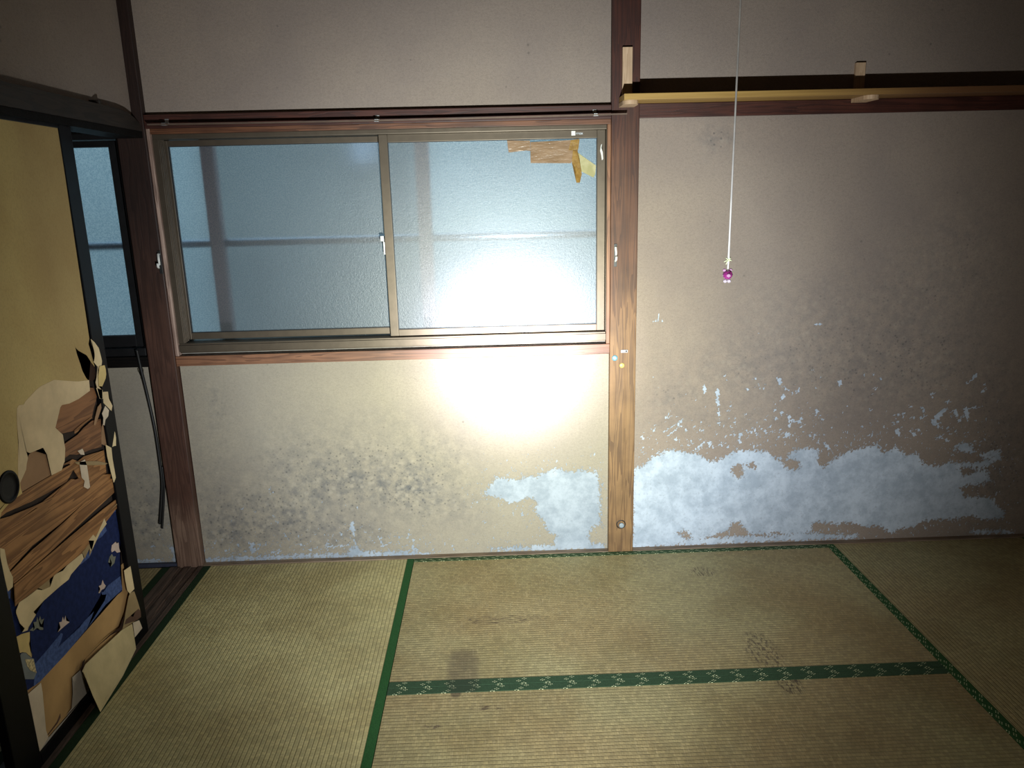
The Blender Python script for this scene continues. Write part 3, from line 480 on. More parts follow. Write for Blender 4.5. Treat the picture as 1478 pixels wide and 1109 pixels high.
# ================================================================== setting
# floor under the mats, ceiling, outer walls
struct = dict(kind='structure')
fl_ = bmesh.new(); add_box(fl_, -2.8, 3.64, -3.8, .15, -.075, -.052)
bm_obj('floor', fl_, wood('floor_boards', (.10, .07, .05), (.2, .15, .1), 0, .7), **struct)
box('ceiling', -2.8, 3.64, -3.8, .15, 2.42, 2.46, wood('ceiling_boards', (.10, .065, .04), (.18, .12, .08), 1, .6), bev=0, **struct)
box('wall_right', 3.52, 3.64, -3.8, .03, -.05, 2.42, M['plaster'], bev=0, **struct)
box('wall_front', -2.8, 3.52, -3.8, -3.70, -.05, 2.42, M['plaster'], bev=0, **struct)
box('wall_far_left', -2.8, -2.7, -3.7, .03, -.05, 2.42, M['plaster'], bev=0, **struct)
box('wall_left', -.075, -.045, -3.7, -.0, 1.795, 2.42, M['plaster'], bev=0, **struct)

# ---- back wall: an Empty that carries its plaster panels
WB = empty('wall_back', (0, .03, 0), **struct)
def sdf_poly(P, X, Z):
    P = np.array(P); n = len(P); d = np.full(X.shape, 1e9); ins = np.zeros(X.shape, bool)
    for i in range(n):
        a = P[i]; b = P[(i+1) % n]; e = b-a; w0 = X-a[0]; w1 = Z-a[1]
        t = np.clip((w0*e[0]+w1*e[1])/(e@e+1e-12), 0, 1)
        d = np.minimum(d, np.hypot(w0-e[0]*t, w1-e[1]*t))
        if a[1] != b[1]:
            c = ((a[1] > Z) != (b[1] > Z)) & (X < (b[0]-a[0])*(Z-a[1])/(b[1]-a[1])+a[0]); ins ^= c
    return np.where(ins, d, -d)
def grid_panel(name, xs, zs, y, peel=(), holes=(), flakes=(), mould=(), mat=None, parent=None):
    xs = np.array(xs); zs = np.array(zs); X, Z = np.meshgrid(xs, zs); nx, nz = len(xs), len(zs)
    Xo, Zo = X, Z
    X = Xo+.0035*np.sin(Xo*290+Zo*170)+.0030*np.sin(Zo*430+1.3*np.sin(Xo*90)); Z = Zo+.0035*np.sin(Xo*210-Zo*250+1)+.0028*np.sin(Xo*480+2*np.sin(Zo*70))
    pe = np.full(X.shape, -1.0); fk = np.full(X.shape, -1.0); mo = np.zeros(X.shape)
    for p in peel: pe = np.maximum(pe, sdf_poly(p, X, Z))
    for p in holes: pe = np.minimum(pe, -sdf_poly(p, X, Z)*1.0)
    for (x0, z0, x1, z1, r) in flakes:
        ex, ez = x1-x0, z1-z0; t = np.clip(((X-x0)*ex+(Z-z0)*ez)/(ex*ex+ez*ez+1e-9), 0, 1)
        fk = np.maximum(fk, r*(1.15-.35*t)-np.hypot(X-x0-ex*t, Z-z0-ez*t))
    for (x0, z0, rx, rz, a) in mould: mo = mo+a*np.exp(-((X-x0)/rx)**2-((Z-z0)/rz)**2)
    co = np.stack([Xo, np.full(X.shape, y), Zo], -1).reshape(-1, 3)
    i = np.arange((nz-1)*(nx-1)); r, c = i//(nx-1), i % (nx-1); v = r*nx+c
    fa = np.stack([v, v+1, v+nx+1, v+nx], 1)
    me = bpy.data.meshes.new(name); me.vertices.add(len(co)); me.vertices.foreach_set('co', co.ravel())
    me.loops.add(fa.size); me.loops.foreach_set('vertex_index', fa.ravel().astype(np.int32))
    me.polygons.add(len(fa)); me.polygons.foreach_set('loop_start', np.arange(0, fa.size, 4, dtype=np.int32))
    me.update()
    for nm, arr in (('peel', pe), ('flake', fk), ('mould', mo)):
        at = me.attributes.new(nm, 'FLOAT', 'POINT'); at.data.foreach_set('value', arr.ravel().astype(np.float32))
    me.validate()
    return link(name, me, mat, parent)
rc = random.Random(11)
def crumbs(n, xr, base, hi, rr=(.0012, .0042)):
    o = []
    for i in range(n):
        x = rc.uniform(*xr); z = base(x)+abs(rc.gauss(0, hi)); L = rc.choice([0, 0, .004, .009, .016])*rc.random(); a = rc.gauss(1.2, .7)
        r = rc.uniform(*rr)*(.7 if L > .006 else 1)
        o.append((x, z, x+L*math.cos(a), z+L*math.sin(a), r))
    return o
CR_R = crumbs(330, (1.82, 3.30), lambda x: .43+.02*math.sin(x*9), .085)+crumbs(60, (2.3, 2.6), lambda x: .44, .12)+crumbs(40, (1.85, 3.3), lambda x: .6, .12, (.001, .0028))
CR_L = crumbs(150, (.05, 1.05), lambda x: .03, .035, (.001, .0036))+crumbs(40, (.1, 1.6), lambda x: .05, .14, (.001, .0028))+crumbs(60, (1.1, 1.65), lambda x: .30, .035, (.001, .003))
def lin(a, b, st): return list(np.linspace(a, b, max(2, int(round((b-a)/st))+1)))
# plaster of the panel under the window, worn through along its foot
grid_panel('plaster_panel', lin(-.003, 1.703, .0045), lin(0, .858, .0045), .03, PEEL_L, HOLE_L, FLAKE_L+CR_L,
  [(.62, .36, .22, .14, .9), (.90, .30, .16, .12, .8), (.30, .20, .22, .12, .8), (.10, .12, .12, .10, .6), (.60, .10, .20, .08, .7), (.12, .70, .05, .16, .35),
   (.05, .35, .10, .2, .35), (.75, .60, .25, .10, .22), (1.0, .46, .2, .1, .35), (1.1, .2, .2, .15, .3), (.35, .45, .2, .2, .3)], M['plaster_low'], WB)
grid_panel('plaster_panel', lin(1.807, 3.52, .0045), lin(0, .80, .0045)+lin(.83, 1.747, .03), .03, PEEL_R, HOLE_R, [(a, b_, c, d, r*1.35) for a, b_, c, d, r in FLAKE_R]+CR_R,
  [(2.25, .75, .35, .15, .35), (2.9, .72, .4, .2, .45), (2.6, 1.0, .5, .2, .3), (3.1, 1.2, .3, .3, .35), (2.11, 1.67, .075, .05, .62), (1.95, .65, .1, .06, .35), (3.35, .3, .2, .4, .5), (2.15, .55, .5, .05, .3)], M['plaster_peel'], WB)
grid_panel('plaster_panel', lin(-2.7, -.6, .1)+lin(-.58, -.110, .005), lin(0, .859, .0055), .03, PEEL_N, (), [(-.22, .08, -.21, .085, .006), (-.2, .02, -.3, .02, .006)],
  [(-.2, .3, .15, .25, .55), (-.25, .15, .1, .1, .5)], M['plaster_low'], WB)
box('plaster_panel', -.045, 1.703, .03, .045, 1.790, 2.42, M['plaster'], WB, bev=0)
box('plaster_panel', 1.807, 3.52, .03, .045, 1.795, 2.42, M['plaster'], WB, bev=0)
box('plaster_panel', -2.7, -.110, .03, .045, 1.790, 2.42, M['plaster'], WB, bev=0)
# core of the wall behind the plaster, open at the two windows
core = plain('wall_core', (.3, .28, .25), .9)
for (a, b, c, d) in ((-2.8, 3.64, -.05, .904), (-2.8, 3.64, 1.735, 2.46), (1.695, 3.64, .904, 1.735), (-.118, .004, .904, 1.735), (-2.8, -1.58, .904, 1.735)):
    box('wall_core', a, b, .046, .14, c, d, core, WB, bev=0)

# ---- posts and rails of the timber frame
def post(name, x0, x1, mat, label, y0=0.0):
    t = empty(name, ((x0+x1)/2, .03, 0), label=label, kind='structure')
    box('shaft', x0, x1, y0, .046, -.05, 2.42, mat, t, bev=.003)
    return t
PR = post('pillar', 1.703, 1.807, M['pillar_r'], 'square wooden post between the wide window and the right wall panel')
PL = post('pillar', -.110, -.006, M['pillar_l'], 'dark square wooden corner post left of the wide window')
# drilled cable hole near the foot of the right post
b = bmesh.new(); add_lathe(b, (1.755, .001, .1245), (0, -1, 0), [(0, .0200), (.0012, .0200), (.0022, .0185), (.0022, .0165), (.0004, .0155), (.0003, 0)], 28)
bm_obj('hole_rim', b, M['black_rubber'], PR, True)
b = bmesh.new(); add_lathe(b, (1.757, -.001, .1215), (0, -1, 0), [(-.001, .0105), (.004, .0105), (.005, .009), (.005, .0)], 20)
bm_obj('hole_plug', b, plain('grey_plug', (.24, .29, .33), .5), PR, True, label='pale grey plug in the dark hole')
def rail(name, x0, x1, y0, y1, z0, z1, mat, label, bev=.002):
    t = empty(name, ((x0+x1)/2, y1, z0), label=label, kind='structure')
    box('beam', x0, x1, y0, y1, z0, z1, mat, t, bev=bev)
    return t
rail('trim_1', -.006, 1.703, .004, .046, 1.747, 1.795, M['lintel'], 'dark red brown lintel over the wide window')
rail('trim_2', 1.807, 3.52, .014, .046, 1.747, 1.797, M['lintel'], 'dark red brown rail across the right wall under the shelf')
rail('trim_3', -.006, 1.703, .008, .046, .857, .897, M['orange'], 'reddish wooden sill under the wide window')
t = empty('trim_4', (.85, .046, .897), label='reddish wooden lining round the wide window', kind='structure')
box('head_lining', .006, 1.703, .014, .06, 1.728, 1.747, M['orange_t'], t, bev=.0015)
box('side_lining', 1.690, 1.703, .014, .06, .897, 1.728, M['orange_v'], t, bev=.0015)
box('side_lining', -.006, .007, .012, .06, .897, 1.747, M['jamb_pale'], t, bev=.0015, label='pale left lining board')  # paler wood tone than the right lining board
t = empty('baseboard_back', (1.7, .03, 0), kind='structure', label='thin wooden fillet between plaster and mats')
box('fillet', -.006, 1.703, .0, .0298, -.05, .003, M['strip'], t, bev=.001)
box('fillet', 1.807, 3.52, .0, .0298, -.05, .003, M['strip'], t, bev=.001)
rail('baseboard_left', -2.7, -.110, .012, .0298, -.05, .010, plain('navy_fillet', (.03, .035, .06), .6), 'dark fillet at the foot of the next room wall')
rail('trim_5', -2.7, -.110, .006, .046, 1.735, 1.792, M['black_wood'], 'black rail above the next room window')
rail('trim_6', -2.7, -.110, .006, .046, .858, .90, M['black_wood'], 'black wooden sill under the next room window')

# ---- lintel, track and threshold of the doorway on the left
t = empty('trim_7', (-.03, -1.8, 1.737), kind='structure', label='long dark lintel beam above the torn sliding door')
b = bmesh.new()
out = [(-3.6, 1.737), (-3.6, 1.797), (-.24, 1.799), (-.16, 1.798), (-.10, 1.792), (-.055, 1.780), (-.02, 1.764), (-.003, 1.75), (-.003, 1.737)]
add_prism(b, out, 0, -.0455, -.012); bm_obj('beam', b, M['lintel_y'], t)
b = bmesh.new(); add_box(b, -.045, -.012, -.30, -.285, 1.797, 1.812, .002); bm_obj('plaster_chip', b, M['lintel_y'], t)
box('door_track', -.11, -.014, -3.6, -.001, 1.714, 1.7368, M['black_wood'], t, bev=.001)
t = empty('trim_8', (-.07, -1.8, 0), kind='structure', label='dark grooved wooden threshold of the doorway')
b = bmesh.new()
for (x0, x1, z) in ((-.138, -.098, .002), (-.098, -.078, -.003), (-.078, -.052, .002), (-.052, -.020, -.003), (-.020, -.0015, .002)):
    add_box(b, x0, x1, -3.6, -.001, -.05, z, .0006)
bm_obj('grooved_board', b, M['groove'], t)

# ================================================================== windows
def ring(bm, x0, x1, z0, z1, w, y0, y1, wb=None, wt=None, bev=.0015):
    """window ring of four members"""
    wb = wb or w; wt = wt or w
    add_box(bm, x0, x0+w, y0, y1, z0, z1, bev); add_box(bm, x1-w, x1, y0, y1, z0, z1, bev)
    add_box(bm, x0+w, x1-w, y0+.001, y1, z0, z0+wb, bev); add_box(bm, x0+w, x1-w, y0+.001, y1, z1-wt, z1, bev)
def pane(name, x0, x1, z0, z1, y, parent):
    b = bmesh.new(); v = [b.verts.new(p) for p in ((x0, y, z0), (x1, y, z0), (x1, y, z1), (x0, y, z1))]; b.faces.new(v)
    o = bm_obj(name, b, M['glass'], parent); return o
def sash(root, mat, x0, x1, z0, z1, gx0, gx1, gz0, gz1, y0, y1, label):
    e = box('stile', x0, gx0, y0, y1, z0, z1, mat, root, bev=.002)
    e2 = box('stile', gx1, x1, y0, y1, z0, z1, mat, root, bev=.002)
    box('bottom_rail', gx0, gx1, y0+.002, y1, z0, gz0, mat, root, bev=.0015)
    box('top_rail', gx0, gx1, y0+.002, y1, gz1, z1, mat, root, bev=.0015)
    g = pane('glass_pane', gx0-.004, gx1+.004, gz0-.004, gz1+.004, y0+.012, root); g['label'] = label
    b = bmesh.new(); gw = .0022
    for (a, c, d, f) in ((gx0-.001, gx1+.001, gz0-.001, gz0+gw), (gx0-.001, gx1+.001, gz1-gw, gz1+.001), (gx0-.001, gx0+gw, gz0+gw, gz1-gw), (gx1-gw, gx1+.001, gz0+gw, gz1-gw)):
        add_box(b, a, c, y0+.006, y0+.0115, d, f)
    bm_obj('seal', b, M['gasket'], g)
W1 = empty('window_1', (.85, .05, .90), kind='structure', label='wide two pane sliding window with frosted glass')
AL = M['alu']
# outer frame
box('frame_sill', .010, 1.689, .022, .125, .906, .945, AL, W1, bev=.002)
box('frame_sill_lip', .010, 1.689, .016, .0225, .912, .938, AL, W1, bev=.001)
box('frame_head', .010, 1.689, .020, .125, 1.711, 1.728, AL, W1, bev=.002)
for s, (xa, xb) in enumerate(((.008, .030), (1.6875, 1.6898))):
    b = bmesh.new(); add_box(b, xa, xb, .022, .125, .945, 1.711, .001)
    if s == 0:
        for q in (.028, .042, .058): add_box(b, xb-.001, xb+.004, q, q+.004, .945, 1.711, .0008)
    bm_obj('frame_jamb', b, AL, W1)
sash(W1, AL, .018, .862, .951, 1.709, .040, .832, .977, 1.688, .075, .096, 'left frosted pane with shadowy post behind')
sash(W1, AL, .834, 1.687, .946, 1.711, .867, 1.656, .972, 1.683, .045, .066, 'right frosted pane lit by the torch, taped in its upper corner')
# half moon latch on the meeting stile
L_ = empty('latch', (.83, .06, 1.30), kind=None); L_.parent = W1; L_.matrix_parent_inverse = Matrix.Translation(-W1.location); L_['label'] = 'small chrome half moon latch'
def place(o_, root):
    o_.parent = root
b = bmesh.new(); add_box(b, .8255, .834, .052, .070, 1.278, 1.330, .001)
la = bm_obj('latch_plate', b, M['steel_dark'], W1)
b = bmesh.new(); add_box(b, .817, .831, .044, .060, 1.318, 1.340, .002); add_box(b, .827, .8335, .044, .058, 1.268, 1.318, .0015)
bm_obj('latch_lever', b, M['steel'], W1)
bpy.data.objects.remove(L_)
# maker label on the top rail
b = bmesh.new(); add_box(b, 1.5585, 1.5735, .0459, .047, 1.6925, 1.7085, .0003)
lb = bm_obj('rail_label', b, M['white_plastic'], W1, label='small white sticker with tiny lettering')
tcv = bpy.data.curves.new('lettering', 'FONT'); tcv.body = 'rrox'; tcv.size = .0145; tcv.extrude = .0002
to = bpy.data.objects.new('tmp_text', tcv); COL.objects.link(to); to.rotation_euler = (math.pi/2, 0, 0); to.location = (1.5755, .0462, 1.6955)
bpy.context.view_layer.update()
me = bpy.data.meshes.new_from_object(to.evaluated_get(bpy.context.evaluated_depsgraph_get())); me.transform(to.matrix_world); bpy.data.objects.remove(to)
link('lettering', me, plain('label_print', (.65, .72, .78), .5), W1)
# scratch of white paint on the right stile
b = bmesh.new(); add_prism(b, [(1.670, 1.655), (1.674, 1.66), (1.672, 1.645), (1.677, 1.63), (1.679, 1.605), (1.674, 1.600), (1.671, 1.62), (1.667, 1.635)], 1, .0446, .0452)
bm_obj('paint_scratch', b, M['white_plastic'], W1)

W2 = empty('window_2', (-.8, .05, .90), kind='structure', label='frosted window of the next room seen past the open door')
AD = M['alu_dark']
b = bmesh.new(); ring(b, -1.58, -.112, .901, 1.735, .012, .02, .12, .03, .02); bm_obj('outer_frame', b, AD, W2)
sash(W2, AD, -.83, -.126, .932, 1.713, -.80, -.168, .978, 1.691, .048, .070, 'narrow strip of frosted pane beside the corner post')
sash(W2, AD, -1.565, -.81, .934, 1.711, -1.53, -.845, .978, 1.69, .075, .096, 'hidden far pane of the next room window')

# outside: guard rail with posts and a pale house wall beyond
OW = empty('neighbour_house', (1, 2.25, -.5), label='pale blue grey house wall seen blurred through the frosted windows', cat='house')
pale = plain('pale_siding', (.52, .62, .66), .8, .06, 3); grey = plain('grey_siding', (.26, .30, .31), .8, .06, 3)
box('wall_panel', -4.6, -.55, 2.2, 2.3, -.5, 2.9, pale, OW, bev=0)
box('shutter_panel', -.55, .82, 2.17, 2.29, -.5, 2.9, grey, OW, bev=0)
box('wall_panel', .82, 5.2, 2.2, 2.3, -.5, 2.9, pale, OW, bev=0)
box('pane_reflection_patch', .385, .535, 2.14, 2.17, 1.70, 1.86, plain('pane_reflection_pale', (.55, .62, .75), .7), OW, bev=.004)  # pale box added to stand in for a bluish reflection in the pane
box('plinth', -4.6, 5.2, 2.15, 2.3, -.75, -.5, grey, OW, bev=0)
box('ground', -4, 5, .15, 4, -.85, -.75, plain('wet_ground', (.12, .12, .11), .9), bev=0, **struct)
GR = empty('window_guard', (.8, .25, -.75), label='metal handrail on brown posts outside the frosted window', cat='railing')
pb = plain('brown_post_paint', (.17, .135, .15), .7, .1)
box('post', .103, .155, .225, .275, -.75, 2.3, pb, GR, bev=.004)
box('post', .950, 1.006, .225, .275, -.75, 2.3, plain('pink_post_paint', (.40, .33, .36), .7, .1), GR, bev=.004)
box('post', 2.1, 2.155, .225, .275, -.75, 2.3, pb, GR, bev=.004)
box('post', -1.7, -1.65, .225, .275, -.75, 2.3, pb, GR, bev=.004)
b = bmesh.new(); add_tube(b, [(-1.7, .25, 1.318), (-1.69, .25, 1.318), (0, .25, 1.318), (1, .25, 1.318), (2.14, .25, 1.318), (2.15, .25, 1.318)], .016, 24, cap=False); bm_obj('handrail', b, plain('galvanised_pipe', (.30, .38, .50), .19, .05, 20, metal=.9), GR, True)

# ================================================================== torn sliding door
D = empty('door_1', (-.034, -.87, 0), kind='structure', label='black framed paper sliding door, torn open over wood and blue printed paper')
y0, y1 = -1.252, -.486
LQ = M['lacquer']
box('stile', -.046, -.020, y0, -1.150, .0, 1.716, LQ, D, bev=.003)
box('stile', -.046, -.020, -.556, y1, .0, 1.716, LQ, D, bev=.003)
box('bottom_rail', -.046, -.020, -1.150, -.556, .0, .036, LQ, D, bev=.002)
box('top_rail', -.046, -.020, -1.150, -.556, 1.703, 1.716, LQ, D, bev=.002)
box('backing_board', -.0455, -.0365, -1.150, -.556, .036, 1.703, plain('door_core', (.030, .018, .012), .9), D, bev=0)
pap = lambda nm, c, v=.10, s=14: plain(nm, c, .88, v, s, spec=.15, bump=.2)
def aged(nm, c1, c2):
    k = N(nm); n = k.noise(3.2, 4, .6); f = k.noise(160, 3, .6, vec=k.map((1, 1.6, 1)))
    c = k.mix(k.step(n, .35, .7), c1, c2); c = k.mix(k.step(f, .4, .75, 0, .3), c, tuple(x*.6 for x in c2))
    X = k.xyz(); st = k.step(k.math('ADD', X[1], k.math('MULTIPLY', k.math('SUBTRACT', k.noise(2, 3, vec=k.map((1, 1, .5))), .5), .35)), -.82, -.70)
    c = k.mix(k.math('MULTIPLY', st, .35), c, (.26, .155, .075))
    return k.done(c, .85, k.bump(f, .3, .001), .15)
MP = {'main': aged('door_paper', (.58, .45, .195), (.50, .37, .155)),
 'wood': wood('thin_veneer', (.19, .08, .024), (.44, .215, .075), 1, .7, .8),
 'wood2': wood('thin_veneer_dark', (.14, .058, .022), (.29, .13, .05), 1, .7, .8),
 'cream': pap('cream_paper', (.70, .56, .33)), 'flap': pap('backing_paper', (.64, .50, .30)), 'kraft': pap('kraft_paper', (.48, .30, .13), .18, 5),
 'pale': pap('pale_paper', (.62, .52, .39)), 'grey': pap('grey_paper', (.40, .36, .31)), 'blue': pap('navy_printed_paper', (.012, .022, .085), .2, 60),
 'lblue': pap('blue_wave_print', (.065, .105, .26), .25, 90), 'leaf': pap('pink_leaf_print', (.60, .48, .42)), 'leaf2': pap('green_leaf_print', (.20, .21, .17)),
 'tan': pap('tan_paper', (.34, .25, .13)), 'ltan': pap('brown_card', (.33, .20, .11)), 'dbrown': pap('smudge_and_shadow_brown', (.12, .07, .05)), 'khaki': pap('khaki_paper', (.60, .49, .27)),
 'print': pap('leaf_pattern_print', (.55, .45, .25), .5, 130), 'dark': pap('dark_hollow_and_shadow', (.035, .018, .012)), 'yell': pap('yellow_cream_paper', (.62, .47, .20)), 'gblue': pap('grey_blue_print', (.20, .22, .22))}
def piece(key, name, mat, x, th=.0008, lift=None, label=None, outline=None):
    pts = [(min(max(a, -1.150), -.484), max(b_, .036)) for a, b_ in (outline or FUS[key])]
    b = bmesh.new(); add_prism(b, pts, 0, x-th, x, lift)
    o = bm_obj(name, b, MP[mat], D)
    if label: o['label'] = label
    return o
X0 = -.0225
piece(None, 'door_paper', 'main', X0, .0010, outline=PAPER_MAIN, label='large yellowed outer paper')
piece('blue', 'printed_paper', 'blue', -.0320, label='navy blue paper printed with waves')
for q in ('bluelight', 'swoosh1', 'swoosh2', 'swoosh3', 'swoosh4'): piece(q, 'wave_print', 'lblue', -.0315, .0004)
for q, m_ in (('leaf_r1', 'leaf'), ('leaf_r2', 'leaf2'), ('leaf_m', 'leaf'), ('leaf_l', 'leaf'), ('leaf_dim', 'leaf2')): piece(q, 'leaf_print', m_, -.0310, .0003)
for i, q in enumerate(('strip_a', 'strip_b', 'strip_c', 'strip_d', 'strip_e')):
    piece(q, 'veneer_strip', 'wood', -.0275+.0005*i, .0022, lift=lambda a, b_: .004*math.sin(9*(a+1.1))*max(0, a+.75))
piece('strip_g', 'veneer_strip', 'wood2', -.0265, .002)
for q, m_ in (('plank_p1', 'wood2'), ('plank_p2', 'wood2'), ('plank_p3', 'wood'), ('plank_p4', 'ltan'), ('plank_p5', 'ltan')): piece(q, 'veneer_piece', m_, -.0272, .0016)
for q, m_ in (('splinter_a', 'pale'), ('splinter_b', 'pale'), ('splinter_c', 'tan'), ('splinter_d', 'wood'), ('splinter_e', 'ltan'), ('splinter_tip', 'tan')): piece(q, 'splinter', m_, -.0238, .0010)
piece('cream_band', 'torn_paper', 'cream', -.0262, label='long cream strip torn along the blue paper')
for q in ('tan_bit1', 'tan_bit2', 'tan_right'): piece(q, 'torn_paper', 'tan', -.0258)
piece('cream_tip', 'torn_paper', 'cream', -.0255)
piece('corner_cream', 'torn_paper', 'yell', -.0285); piece('corner_grey', 'torn_paper', 'gblue', -.0295); piece('corner_print', 'torn_paper', 'print', -.0288, .0004)
piece('flap', 'paper_flap', 'flap', -.0218, .0009, label='cream backing paper peeled down in a broad flap')
piece('lower_left_cream', 'torn_paper', 'yell', -.0228); piece('stile_cream', 'torn_paper', 'cream', -.0228)
for q, m_ in (('edge_white', 'cream'), ('edge_white2', 'cream'), ('curl_pink', 'pale'), ('edge_cream', 'flap'), ('edge_cream2', 'flap'), ('curl_c', 'flap')): piece(q, 'torn_edge', m_, -.0190, .0010)
piece('hole', 'exposed_board', 'dark', -.0250)
piece('curl_a', 'paper_curl', 'cream', -.0172, .0012); piece('curl_b', 'paper_curl', 'yell', -.0165, .0012)
piece(None, 'kraft_panel', 'kraft', -.0345, outline=[(-1.15, .036), (-.556, .036), (-.556, .30), (-.70, .30), (-1.15, .30)], label='brown kraft paper below the blue print')
piece('pale_left', 'torn_paper', 'pale', -.0290); piece('pale_foot', 'torn_paper', 'grey', -.0285); piece('tear_shadow', 'tear_slit_shadow', 'dbrown', -.0335, .0003); piece('pale_mid', 'torn_paper', 'grey', -.0285)  # narrow brown sliver paints the small shadow at the torn foot
piece('right_col1', 'torn_edge', 'cream', -.0192, .0008); piece('right_col2', 'torn_edge', 'tan', -.0194, .0008); piece('right_col3', 'torn_edge', 'pale', -.0190, .0008)
piece('dark_smudge', 'torn_edge', 'dbrown', -.0188, .0004)
piece('flap_shadow', 'fold_shadow', 'dark', -.0212, .0004); piece('flap_fold', 'paper_fold', 'grey', -.0270)  # shadow under the flap's fold is drawn as a dark paper sliver
# flap that hangs out of the door down to the mat
b = bmesh.new(); th = Vector((.0009, 0, .0002))
A = [b.verts.new(Vector(p)) for p in FLAP_LOW]; B = [b.verts.new(Vector(p)+th) for p in FLAP_LOW]
f1 = b.faces.new(A); f2 = b.faces.new(B[::-1])
for i in range(len(A)): b.faces.new((A[i], A[(i+1) % len(A)], B[(i+1) % len(A)], B[i]))
bmesh.ops.triangulate(b, faces=[f1, f2], ngon_method='EAR_CLIP'); bm_obj('hanging_flap', b, MP['khaki'], D, label='khaki paper flap hanging out onto the mat')
# round recessed pull
hc = (X0, -1.069, .778)
b = bmesh.new(); add_lathe(b, hc, (1, 0, 0), [(-.001, .043), (.003, .043), (.0045, .040), (.0035, .036), (.0012, .034), (.0008, .020), (.0006, 0)], 36)
hd = bm_obj('round_pull', b, LQ, D, True, label='round black finger pull')

# ================================================================== mats
def mat_thing(x0, x1, yA, yB, mat, label, borders, thick=.048):
    t = empty('tatami_mat', ((x0+x1)/2, (yA+yB)/2, -.05), label=label, cat='mat', group='woven rush floor mats')
    bx0, bx1, by0, by1 = x0, x1, yA, yB
    for side, m_, w in borders:
        if side == 'x0': box('cloth_border', x0, x0+w, yA, yB, -.05, .0012, m_, t, bev=.001); bx0 = x0+w
        if side == 'x1': box('cloth_border', x1-w, x1, yA, yB, -.05, .0012, m_, t, bev=.001); bx1 = x1-w
        if side == 'y0': box('cloth_border', x0, x1, yA, yA+w, -.05, .0012, m_, t, bev=.001); by0 = yA+w
        if side == 'y1': box('cloth_border', x0, x1, yB-w, yB, -.05, .0012, m_, t, bev=.001); by1 = yB-w
    box('rush_cover', bx0, bx1, by0, by1, -.05, .0, mat, t, bev=.001)
    return t
mat_thing(.000, .880, -1.76, -.002, M['mat_l'], 'rush mat with plain green borders beside the torn sliding door', [('x0', M['bd_dark'], .030), ('x1', M['bd_plain'], .028)])
mat_thing(.882, 2.634, -.873, -.002, M['mat_m'], 'rush mat lying along the wall below the taped window pane', [('y0', M['bd_a'], .031), ('y1', M['bd_wall'], .029)])
mat_thing(.882, 2.634, -1.746, -.875, M['mat_m2'], 'rush mat at the bottom of the picture, in front of the one along the wall', [('y0', M['bd_a'], .031), ('y1', M['bd_b'], .031)])
mat_thing(2.636, 3.515, -1.76, -.002, M['mat_r'], 'shadowed rush mat at the far right of the floor', [('x0', M['bd_r'], .030), ('x1', M['bd_plain'], .03)])
mat_thing(-1.02, -.140, -1.76, -.002, M['mat_r'], 'dark rush mat of the next room beyond the threshold', [('x1', M['bd_dark'], .032), ('x0', M['bd_dark'], .032)])

# ================================================================== shelf on the right wall
ks = N('shelf_pine_graded'); vv = ks.noise(1.0, 3, vec=ks.map((2, 90, 90))); cc_ = ks.mix(ks.step(vv, .3, .7), (.34, .20, .05), (.48, .30, .085))
cc_ = ks.mix(ks.step(ks.xyz()[0], 2.2, 2.95), cc_, (.16, .075, .03)); M['shelf'] = ks.done(cc_, .5)  # pine tone turns darker and browner towards the right end
SH = empty('wall_shelf', (2.6, .03, 1.797), label='long narrow pine shelf above the right wall panel', cat='shelf')
box('shelf_board', 1.730, 3.515, -.110, .014, 1.7975, 1.8185, M['shelf'], SH, bev=.0015)
for cx, zt, yb in ((1.757, 1.988, .0), (2.627, 1.924, .03)):
    box('support_batten', cx-.018, cx+.018, yb-.016, yb, 1.8185, zt, M['batten'], SH, bev=.0015)
    b = bmesh.new()
    prof = [(-.115+.055*(1-math.cos(a)) if False else -.108, 0)]
    n = 12; o2 = [(-.108+.030*(1-math.sin(math.pi*i/n)), (cx-1.0*.0)+.028*math.cos(math.pi*i/n)) for i in range(n+1)]
    pts = [(x, y) for y, x in o2]+[(cx-.028, .012), (cx+.028, .012)]
    A = [b.verts.new((x, y, 1.7835)) for x, y in pts]; B = [b.verts.new((x, y, 1.7972)) for x, y in pts]
    b.faces.new(A); b.faces.new(B[::-1])
    for i in range(len(A)): b.faces.new((A[i], A[(i+1) % len(A)], B[(i+1) % len(A)], B[i]))
    bm_obj('bracket_arm', b, M['batten'], SH)

# ================================================================== curtain rail
CRL = empty('curtain_rail', (.9, .004, 1.76), label='thin dark metal curtain rail along the window lintel', cat='curtain rail')
b = bmesh.new()
pr = [(.0, .0), (.014, 0), (.014, .0045), (.0125, .0045), (.0125, .002), (.0015, .002), (.0015, .0045), (0, .0045)]
zr = 1.757
def rail_z(x): return 1.7595-.0035*math.sin(math.pi*min(max(x/1.75, 0), 1))
xs = [.02+1.735*i/16 for i in range(17)]; rings = []
for x in xs: rings.append([b.verts.new((x, -.034+a, rail_z(x)-.004+c)) for a, c in pr])
for i in range(16):
    for j in range(8): b.faces.new((rings[i][j], rings[i][(j+1) % 8], rings[i+1][(j+1) % 8], rings[i+1][j]))
b.faces.new(rings[0]); b.faces.new(rings[-1][::-1])
bm_obj('track', b, plain('bronze_rail', (.30, .22, .17), .3, .1, 30, metal=.7), CRL)
for x in (.078, .842, 1.640):
    z = rail_z(x)
    b = bmesh.new(); add_box(b, x-.007, x+.007, -.034, .004, z+.001, z+.003, .0005); add_box(b, x-.007, x+.007, .0015, .0038, z-.002, z+.020, .0005); add_box(b, x-.008, x+.008, -.036, -.018, z-.0055, z-.0035, .0004)
    bm_obj('bracket', b, M['steel'], CRL)

